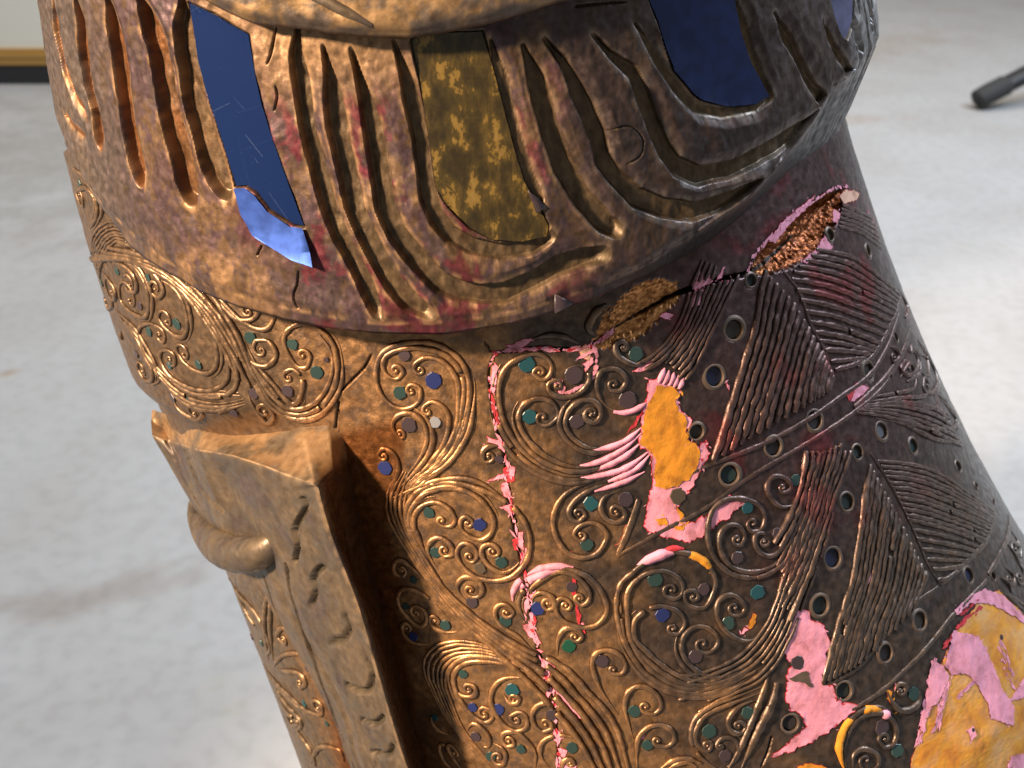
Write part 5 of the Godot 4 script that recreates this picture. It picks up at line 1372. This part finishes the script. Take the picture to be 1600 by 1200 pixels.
func lay_out_fields() -> void:
	body_field = Field.new()
	var f := body_field
	f.da = 0.2
	f.dh = 0.55
	f.mm_per_degree = 3.2
	f.a_start = -82.0
	f.h_start = -130.0
	for k in 14:
		f.aa.append(-180.0 + k * 7.0)
	f.i0 = f.aa.size()
	f.ni = 835
	for k in f.ni:
		f.aa.append(-82.0 + k * f.da)
	for k in 13:
		f.aa.append(90.0 + k * 7.5)
	f.j0 = 0
	f.nj = 649
	for k in f.nj:
		f.hh.append(-130.0 + k * f.dh)
	for k in 24:
		f.hh.append(232.0 + k * 22.0)
	f.close()
	flap_field = Field.new()
	f = flap_field
	f.da = 0.105
	f.mm_per_degree = 3.45
	f.a_start = -82.0
	for k in 14:
		f.aa.append(-180.0 + k * 7.0)
	f.i0 = f.aa.size()
	f.ni = 1425
	for k in f.ni:
		f.aa.append(-82.0 + k * f.da)
	for k in 14:
		f.aa.append(74.0 + k * 106.0 / 13.0)
	f.j0 = 6
	f.nj = 410
	for k in 6 + f.nj + 10:
		f.hh.append(k)
	f.close()


func make_skirt() -> void:
	var f := body_field
	var v := PackedVector3Array()
	var c := PackedColorArray()
	var w := f.aa.size()
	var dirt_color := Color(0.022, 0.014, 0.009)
	for j in f.hh.size():
		for i in w:
			var at := j * w + i
			var a := f.aa[i]
			var h := f.hh[j]
			var s := a * 3.2
			var p := body_at(a, h, f.relief[at])
			p.y = maxf(p.y, 0.0)
			v.append(p)
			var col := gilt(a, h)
			var wood := f.wood[at]
			if wood > 0.0:
				var g := 0.6 * fine.get_noise_2d(s * 2.2 + h * 1.2, h * 2.0 - s * 0.8) + 0.9 * streak.get_noise_2d(s * 3.0 + h * 2.0, (h - s * 0.3) * 14.0)
				col = Color(0.36, 0.14, 0.04).lerp(Color(0.95, 0.46, 0.17), clampf(0.5 + 1.3 * g, 0.0, 1.0)) * Color(1, 1, 1).lerp(Color(0.40, 0.24, 0.16), smoothstep(24.0, 34.0, a))
			var d := f.dirt_and_tone[at]
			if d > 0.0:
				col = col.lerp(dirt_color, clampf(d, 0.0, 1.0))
			c.append(col)
	var probe := 300 * w + 400
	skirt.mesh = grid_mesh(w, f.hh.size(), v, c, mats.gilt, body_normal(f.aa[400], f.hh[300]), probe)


func make_flap() -> void:
	var f := flap_field
	var v := PackedVector3Array()
	var c := PackedColorArray()
	var w := f.aa.size()
	var top := f.j0
	var last := f.j0 + f.nj
	for j in f.hh.size():
		for i in w:
			var at := j * w + i
			var a := f.aa[i]
			var e1 := along(bevel, a)
			var e2 := maxf(along(hem, a), e1 + 0.3)
			var chamfer := -28.0 * smoothstep(6.0, 44.0, a)
			var h := 0.0
			var out := 0.0
			if j < top:
				h = -165.0 - (top - j) * 16.0
				if j == 0:
					out = -150.0
			elif j < last:
				h = lerpf(-165.0, e1, float(j - top) / (f.nj - 1))
				out = f.relief[at] - 1.3 * pow(smoothstep(-5.0, 0.0, h - e1), 2.0)
			elif j < last + 4:
				var t := (j - last + 1) / 4.0
				h = lerpf(e1, e2, t)
				out = lerpf(-1.3, chamfer - 2.0, t)
			else:
				var t := (j - last - 3) / 6.0
				h = e2 - 2.0 * t
				out = chamfer - 2.0 - 17.0 * t
			var s := a * 3.45
			if j > 0:
				out += 0.9 * blot.get_noise_2d(s * 1.3 + 50.0, h * 1.1) + 0.35 * fine.get_noise_2d(s * 0.5, h * 0.35)
				if a > 50.0 and j < last:
					out -= 2.2 * smoothstep(0.1, 0.3, streak.get_noise_2d(s * 1.5, h * 0.5)) * smoothstep(50.0, 54.0, a)
			v.append(flap_at(a, h, out))
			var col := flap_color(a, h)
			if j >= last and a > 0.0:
				col = col.lerp(Color(0.035, 0.030, 0.029), smoothstep(0.0, 25.0, a))  # unlit bevel and underside: shade painted into the colour
			var worn := f.wear[at] if j >= top and j < last else 0.0
			if j > last - 14 and j < last:
				worn = maxf(worn, smoothstep(last - 14, last, j))
			if worn > 0.0:
				col = col.lerp(Color(0.56, 0.335, 0.165).lerp(Color(0.24, 0.195, 0.165), smoothstep(-4.0, 20.0, a)), worn * smoothstep(-0.25, 0.3, fine.get_noise_2d(s * 0.7, h * 0.35 + 60.0)) * 0.6)
			var d := f.dirt_and_tone[at] if j >= top and j < last else 0.0
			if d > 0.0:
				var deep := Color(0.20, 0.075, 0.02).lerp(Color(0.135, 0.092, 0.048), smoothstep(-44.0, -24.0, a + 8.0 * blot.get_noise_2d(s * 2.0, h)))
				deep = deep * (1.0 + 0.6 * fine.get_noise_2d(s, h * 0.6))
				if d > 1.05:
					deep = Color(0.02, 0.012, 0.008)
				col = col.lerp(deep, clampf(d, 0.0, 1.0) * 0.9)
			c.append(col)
	var probe := (top + 200) * w + 700
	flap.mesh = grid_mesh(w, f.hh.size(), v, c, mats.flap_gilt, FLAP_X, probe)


func make_tier() -> MeshInstance3D:
	var v := PackedVector3Array()
	var c := PackedColorArray()
	var columns := 260
	var rows := 70
	for j in rows:
		for i in columns:
			var a := lerpf(-62.0, 46.0, i / (columns - 1.0))
			var e := along(tier, a)
			if a < -30.8:
				e = -147.3 + (a + 30.8) * 2.6
			if a > 13.8:
				e = -123.2 - (a - 13.8) * 1.2
			var h := 0.0
			var out := 0.0
			if j < 62:
				h = lerpf(-225.0, e, pow(j / 61.0, 0.7))
				out = 9.0 - 2.6 * pow(smoothstep(-6.0, 0.0, h - e), 2.0)
			else:
				var t := (j - 61) / 8.0
				h = e + 0.6 - 1.2 * t
				out = 6.4 - 8.5 * t
			var s := a * 3.4
			out += 0.9 * blot.get_noise_2d(s * 1.2, h * 1.4 + 300.0) + 0.3 * fine.get_noise_2d(s * 0.4, h * 0.4)
			v.append(flap_at(a, h, out))
			var n := blot.get_noise_2d(s * 1.7, h * 1.7 + 500.0)
			var col := Color(0.40, 0.25, 0.12).lerp(Color(0.15, 0.115, 0.09), smoothstep(-0.3, 0.15, n + 0.4 * fine.get_noise_2d(s, h) + 0.3 * streak.get_noise_2d(s * 2.0, h * 3.0)))
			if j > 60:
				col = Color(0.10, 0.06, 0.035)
			c.append(col * (1.0 + 0.4 * fine.get_noise_2d(s, h)))
	var o := put("upper_tier", grid_mesh(columns, rows, v, c, mats.flap_gilt, FLAP_X, 30 * columns + 100), statue)
	var pts := PackedVector3Array()
	var radii := PackedFloat32Array()
	for k in 9:
		var u := k / 8.0
		pts.append(flap_at(lerpf(-17.0, -8.6, u), lerpf(-143.0, -125.5, u), 8.6))
		radii.append(0.0019 * (1.0 - 0.5 * smoothstep(0.75, 1.0, u)))
	put("carved_bar", tube(pts, radii, 0.8, FLAP_X, mats.flap_gilt, sash_color.bind(0.0)), o)
	return o


func tube(points: PackedVector3Array, radii: PackedFloat32Array, squash: float, flat_way: Vector3, material: Material, shade: Variant = null, sides := 20) -> ArrayMesh:
	var v := PackedVector3Array()
	var c := PackedColorArray()
	var n := points.size()
	for i in n:
		var d := (points[mini(i + 1, n - 1)] - points[maxi(i - 1, 0)]).normalized()
		var x := flat_way.cross(d).normalized()
		var y := d.cross(x)
		for k in sides + 1:
			var th := TAU * k / sides
			var r := radii[i]
			v.append(points[i] + x * cos(th) * r + y * sin(th) * r * squash)
			if shade != null:
				c.append(shade.call(v[v.size() - 1]))
	for e in [0, n - 1]:
		var at := v.size()
		for k in sides + 1:
			v.append(points[e])
			if shade != null:
				c.append(shade.call(points[e]))
	var ix := PackedInt32Array()
	var m := sides + 1
	var order := [n] + range(n) + [n + 1]
	for j in order.size() - 1:
		for k in sides:
			var a: int = order[j] * m + k
			var b: int = order[j + 1] * m + k
			ix.append_array([a, a + 1, b, a + 1, b + 1, b])
	return finish(v, c, ix, material, (n / 2) * m, v[(n / 2) * m] - points[n / 2])


func sash_color(p: Vector3, side: float) -> Color:
	var n := blot.get_noise_3d(p.x * 1500.0, p.y * 1500.0, p.z * 1500.0)
	var f := fine.get_noise_3d(p.x * 900.0, p.y * 500.0, p.z * 900.0)
	var c := Color(0.245, 0.178, 0.115).lerp(Color(0.165, 0.135, 0.105), smoothstep(-0.2, 0.35, n + 0.5 * f))
	c = c.lerp(Color(0.17, 0.12, 0.11), smoothstep(0.12, 0.5, n) * 0.6)
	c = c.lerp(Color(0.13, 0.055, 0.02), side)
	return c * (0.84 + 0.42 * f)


func make_sash(rows: Array, notches: Array, flutes: Array) -> MeshInstance3D:
	var along_rows := 20
	var across := 14
	var nr := rows.size()
	var nc: int = rows[0].size()
	var v := PackedVector3Array()
	var c := PackedColorArray()
	var side_of := PackedFloat32Array()
	var columns := (nc - 1) * across + 1
	var count := (nr - 1) * along_rows + 1
	var at := func(r: int, k: int) -> Vector3:
		var q: Array = rows[clampi(r, 0, nr - 1)][k]
		return Vector3(q[0], q[1], q[2]) * 0.001
	for j in count:
		var r := mini(j / along_rows, nr - 2)
		var t := float(j - r * along_rows) / along_rows
		var line := PackedVector3Array()
		for k in nc:
			line.append(at.call(r, k).cubic_interpolate(at.call(r + 1, k), at.call(r - 1, k), at.call(r + 2, k), t) if r > 1 else at.call(r, k).lerp(at.call(r + 1, k), t))
		for i in columns:
			var k := mini(i / across, nc - 2)
			var u := float(i - k * across) / across
			v.append(line[k].lerp(line[k + 1], u))
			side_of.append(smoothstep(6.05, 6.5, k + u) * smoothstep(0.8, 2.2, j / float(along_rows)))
	var marks := []                        # carved lines, laid on the surface itself
	for fl in notches + flutes:
		var line := PackedVector3Array()
		for q in fl[0]:
			var x: float = q[0] * across
			var y: float = q[1] * along_rows
			var i := mini(int(x), columns - 2)
			var j := mini(int(y), count - 2)
			line.append(v[j * columns + i].lerp(v[j * columns + i + 1], x - i).lerp(v[(j + 1) * columns + i].lerp(v[(j + 1) * columns + i + 1], x - i), y - j))
		marks.append([line, fl[1], fl[2], fl[3]])
	var m0 := grid_mesh(columns, count, v, PackedColorArray(), null, FLAP_X, (count / 2) * columns + 5 * across)
	var nn: PackedVector3Array = m0.surface_get_arrays(0)[Mesh.ARRAY_NORMAL]
	for i in v.size():
		var p := v[i]
		var out := 0.0002 * blot.get_noise_3d(p.x * 1400.0, p.y * 1400.0, p.z * 1400.0) + 0.00012 * streak.get_noise_3d(p.x * 900.0, p.y * 260.0, p.z * 900.0)
		var mark := 0.0
		for fl in marks:
			var near := 1e9
			for e in fl[0].size() - 1:
				near = minf(near, p.distance_to(Geometry3D.get_closest_point_to_segment(p, fl[0][e], fl[0][e + 1])))
			var s: float = 1.0 - smoothstep(fl[1] * 0.0008, fl[1] * 0.001 + 0.0006, near)
			out -= 0.001 * fl[2] * s
			mark = maxf(mark, s * fl[3])
		v[i] = p + nn[i] * out
		var col_at := float(i % columns) / across
		var row_at := float(i / columns) / along_rows
		var rubbed := maxf(1.0 - smoothstep(0.0, 0.16, absf(col_at - 6.0)), 1.0 - smoothstep(0.0, 0.12, absf(row_at - 2.0))) * smoothstep(-0.3, 0.2, fine.get_noise_3d(p.x * 600.0, p.y * 600.0, p.z * 600.0))
		var top_face := 1.0 - smoothstep(1.6, 2.2, j_of(i, columns) / float(along_rows))  # upper face made more golden, painting in light from above
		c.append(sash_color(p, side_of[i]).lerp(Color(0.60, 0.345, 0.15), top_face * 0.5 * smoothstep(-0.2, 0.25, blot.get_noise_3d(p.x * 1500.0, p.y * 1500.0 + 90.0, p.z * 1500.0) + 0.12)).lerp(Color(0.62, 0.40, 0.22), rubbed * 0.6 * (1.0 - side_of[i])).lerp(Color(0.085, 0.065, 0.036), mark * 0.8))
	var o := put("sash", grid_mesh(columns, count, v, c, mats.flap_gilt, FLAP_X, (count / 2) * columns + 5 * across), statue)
	return o


func j_of(i: int, columns: int) -> float:
	return float(i / columns)


func curve(points: Array, n: int) -> PackedVector3Array:
	var cv := Curve3D.new()
	for i in points.size():
		var a: Array = points[maxi(i - 1, 0)]
		var b: Array = points[mini(i + 1, points.size() - 1)]
		var d := (Vector3(b[0], b[1], b[2]) - Vector3(a[0], a[1], a[2])) * (0.001 / 6.0)
		cv.add_point(Vector3(points[i][0], points[i][1], points[i][2]) * 0.001, -d, d)
	var out := PackedVector3Array()
	for k in n:
		out.append(cv.sample_baked(cv.get_baked_length() * k / (n - 1), true))
	return out


func box(called: String, size: Vector3, at: Vector3, material: Material, parent: Node) -> MeshInstance3D:
	var v := []
	var e := 0.004
	var st := SurfaceTool.new()
	st.begin(Mesh.PRIMITIVE_TRIANGLES)
	var b := BoxMesh.new()
	b.size = size - Vector3(e, e, e) * 0.0
	var o := put(called, b, parent, material)
	o.position = at
	return o


func make_surroundings() -> void:
	var xs := PackedFloat32Array([-20.0, -8.0, -3.5])
	for k in 220:
		xs.append(-2.2 + k * 0.02)
	xs.append_array([3.0, 8.0, 20.0])
	var zs := PackedFloat32Array([-20.0, -9.0, -5.5])
	for k in 220:
		zs.append(-4.6 + k * 0.02)
	zs.append_array([1.0, 6.0, 20.0])
	var v := PackedVector3Array()
	var c := PackedColorArray()
	var stains := [      # middle, half length, half width, turn, strength, colour
		[Vector2(0.62, -2.86), 0.075, 0.045, 0.0, 0.5, Color(0.42, 0.27, 0.16)], [Vector2(0.80, -2.84), 0.15, 0.05, 0.1, 0.38, Color(0.42, 0.29, 0.2)], [Vector2(1.15, -3.7), 0.35, 0.16, 0.7, 0.3, Color(0.44, 0.33, 0.24)],
		[Vector2(0.95, -3.42), 0.015, 0.03, 0.0, 0.8, Color(0.12, 0.11, 0.1)], [Vector2(-0.262, -0.82), 0.012, 0.055, 0.35, 0.55, Color(0.66, 0.58, 0.47)], [Vector2(-0.45, -0.99), 0.2, 0.028, 0.3, 0.6, Color(0.36, 0.31, 0.27)],
		[Vector2(-0.33, -1.07), 0.11, 0.012, 0.45, 0.4, Color(0.38, 0.34, 0.3)], [Vector2(-0.72, -1.5), 0.016, 0.014, 0.0, 0.6, Color(0.42, 0.25, 0.12)], [Vector2(-0.95, -2.5), 0.6, 0.5, 0.0, 0.5, Color(0.34, 0.33, 0.31)]]  # the last, widest one is shade painted on the far left floor
	for z in zs:
		for x in xs:
			v.append(Vector3(x, 0, z))
			var col := Color(1, 1, 1)
			var wob := Vector2(blot.get_noise_2d(x * 300.0, z * 300.0), blot.get_noise_2d(x * 300.0 + 500.0, z * 300.0))
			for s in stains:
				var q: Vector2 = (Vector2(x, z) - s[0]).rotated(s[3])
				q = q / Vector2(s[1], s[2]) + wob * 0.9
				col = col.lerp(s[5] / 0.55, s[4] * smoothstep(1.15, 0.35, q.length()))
			c.append(col)
	mats.concrete.vertex_color_use_as_albedo = true
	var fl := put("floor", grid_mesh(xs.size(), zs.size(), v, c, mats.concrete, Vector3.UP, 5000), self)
	tag(fl, "pale grey worn concrete floor with faint tan stains", "", "structure")
	# cream display board with a gilt lower edge on a black plinth
	var t := Node3D.new()
	t.name = numbered("display_board")
	add_child(t)
	t.position = Vector3(-1.2, 0, -3.22)
	box("plinth", Vector3(1.5, 0.052, 0.07), Vector3(-0.1, 0.026, 0.0), mats.black_plinth, t)
	box("gilt_edge", Vector3(1.52, 0.042, 0.08), Vector3(-0.1, 0.073, 0.0), mats.gold_trim, t)
	box("gilt_bead", Vector3(1.52, 0.010, 0.09), Vector3(-0.1, 0.078, 0.0), mats.gold_trim, t)
	box("panel", Vector3(1.5, 1.4, 0.06), Vector3(-0.1, 0.794, 0.0), mats.cream_board, t)
	tag(t, "cream display board with gilt lower edge standing on a black plinth", "display board")
	# black tripod stand: only the end of one leg reaches into the picture
	var st := Node3D.new()
	st.name = numbered("tripod_stand")
	add_child(st)
	var foot := Vector3(1.165, 0.02, -2.93)
	st.position = Vector3(foot.x, 0, foot.z)
	var hub := Vector3(1.05, 0.42, -0.42)
	var ends := [Vector3.ZERO, Vector3(2.0, 0, 0.35), Vector3(1.35, 0, -1.5)]
	for k in 3:
		var a: Vector3 = ends[k] + Vector3(0, 0.028, 0)
		var d := (hub - a).normalized()
		var pts := PackedVector3Array([a + d * 0.05, a + d * 0.3, hub])
		put("leg", tube(pts, PackedFloat32Array([0.026, 0.026, 0.026]), 0.8, Vector3.UP, mats.black_metal), st)
		var fp := PackedVector3Array([a - d * 0.012, a - d * 0.006, a + d * 0.03, a + d * 0.075, a + d * 0.08])
		put("rubber_foot", tube(fp, PackedFloat32Array([0.018, 0.027, 0.029, 0.029, 0.026]), 0.85, Vector3.UP, mats.black_rubber), st)
	put("pole", tube(PackedVector3Array([hub + Vector3(0, -0.15, 0), hub, hub + Vector3(0, 0.9, 0)]), PackedFloat32Array([0.022, 0.022, 0.018]), 1.0, Vector3.RIGHT, mats.black_metal), st)
	tag(st, "black tripod stand with one tubular leg and rubber foot on the pale floor", "tripod")


func area(called: String, at: Vector3, towards: Vector3, size: Vector2, color: Color, energy: float) -> void:
	var l := AreaLight3D.new()
	l.name = called
	add_child(l)
	l.area_size = size
	l.light_color = color
	l.light_energy = energy
	l.shadow_enabled = true
	l.look_at_from_position(at, towards, Vector3.UP if absf((towards - at).normalized().y) < 0.95 else Vector3.RIGHT)


func _ready() -> void:
	rng.seed = 11
	var camera := Camera3D.new()
	camera.name = "Camera"
	add_child(camera)
	camera.position = Vector3(0, 0.78, 0)
	camera.rotation_degrees = Vector3(-28, 0, 0)
	camera.fov = 36.0
	camera.near = 0.02
	camera.far = 80.0
	camera.current = true
	var lens := CameraAttributesPhysical.new()
	lens.frustum_focal_length = 36.93
	lens.frustum_focus_distance = 0.43
	lens.frustum_near = 0.02
	lens.frustum_far = 80.0
	lens.exposure_aperture = 16.0
	camera.attributes = lens
	var world := WorldEnvironment.new()
	world.name = "World"
	var env := Environment.new()
	env.background_mode = Environment.BG_COLOR
	env.background_color = Color(0.42, 0.415, 0.41)
	env.tonemap_mode = Environment.TONE_MAPPER_LINEAR
	env.tonemap_exposure = 1.16
	env.sdfgi_enabled = true
	env.ssao_enabled = true
	env.ssil_enabled = true
	world.environment = env
	add_child(world)
	var key := SpotLight3D.new()          # warm lamp from the left
	key.name = "key_light"
	add_child(key)
	key.light_color = Color(1.0, 0.88, 0.75)
	key.light_energy = 8.8
	key.light_size = 0.085
	key.spot_angle = 19.0
	key.spot_angle_attenuation = 0.35
	key.spot_range = 12.0
	key.spot_attenuation = 2.0
	key.shadow_enabled = true
	key.look_at_from_position(Vector3(-1.38, 1.46, 0.28), Vector3(0.02, 0.56, -0.42), Vector3.UP)
	area("cool_side_light", Vector3(2.3, 3.0, -1.5), Vector3(0.1, 0.5, -0.5), Vector2(1.3, 1.3), Color(0.84, 0.91, 1.0), 12.0)
	area("ceiling_light", Vector3(0.4, 3.2, -2.6), Vector3(0.4, 0, -2.6), Vector2(3.0, 3.0), Color(1.0, 0.965, 0.92), 10.6)
	blot.noise_type = FastNoiseLite.TYPE_SIMPLEX_SMOOTH
	blot.frequency = 0.028
	blot.fractal_octaves = 4
	blot.seed = 4
	fine.noise_type = FastNoiseLite.TYPE_SIMPLEX_SMOOTH
	fine.frequency = 0.22
	fine.fractal_octaves = 3
	fine.seed = 17
	streak.noise_type = FastNoiseLite.TYPE_SIMPLEX
	streak.frequency = 0.05
	streak.fractal_octaves = 3
	streak.seed = 5
	make_materials()
	surface("rim_lacquer", Color(0.14, 0.10, 0.075), 0.5, 0.45)
	make_discs()
	make_surroundings()
	lay_out_fields()
	statue = Node3D.new()
	statue.name = numbered("carved_statue")
	add_child(statue)
	tag(statue, "gilded carved wooden figure with scrollwork, glass inlays and flaked pink and orange paint", "statue")
	statue.position = Vector3(0.24, 0, -0.42)
	skirt = put("skirt", null, statue)
	flap = put("overlapping_hem", null, statue)
	flap_relief()
	flap_glass()
	make_flap()
	body_relief()
	make_skirt()
	paint_losses()
	glass_inlays()
	scrollwork()
	sash_and_knob()
	var top := make_tier()
	for o in statue.get_children():
		o.position = -statue.position
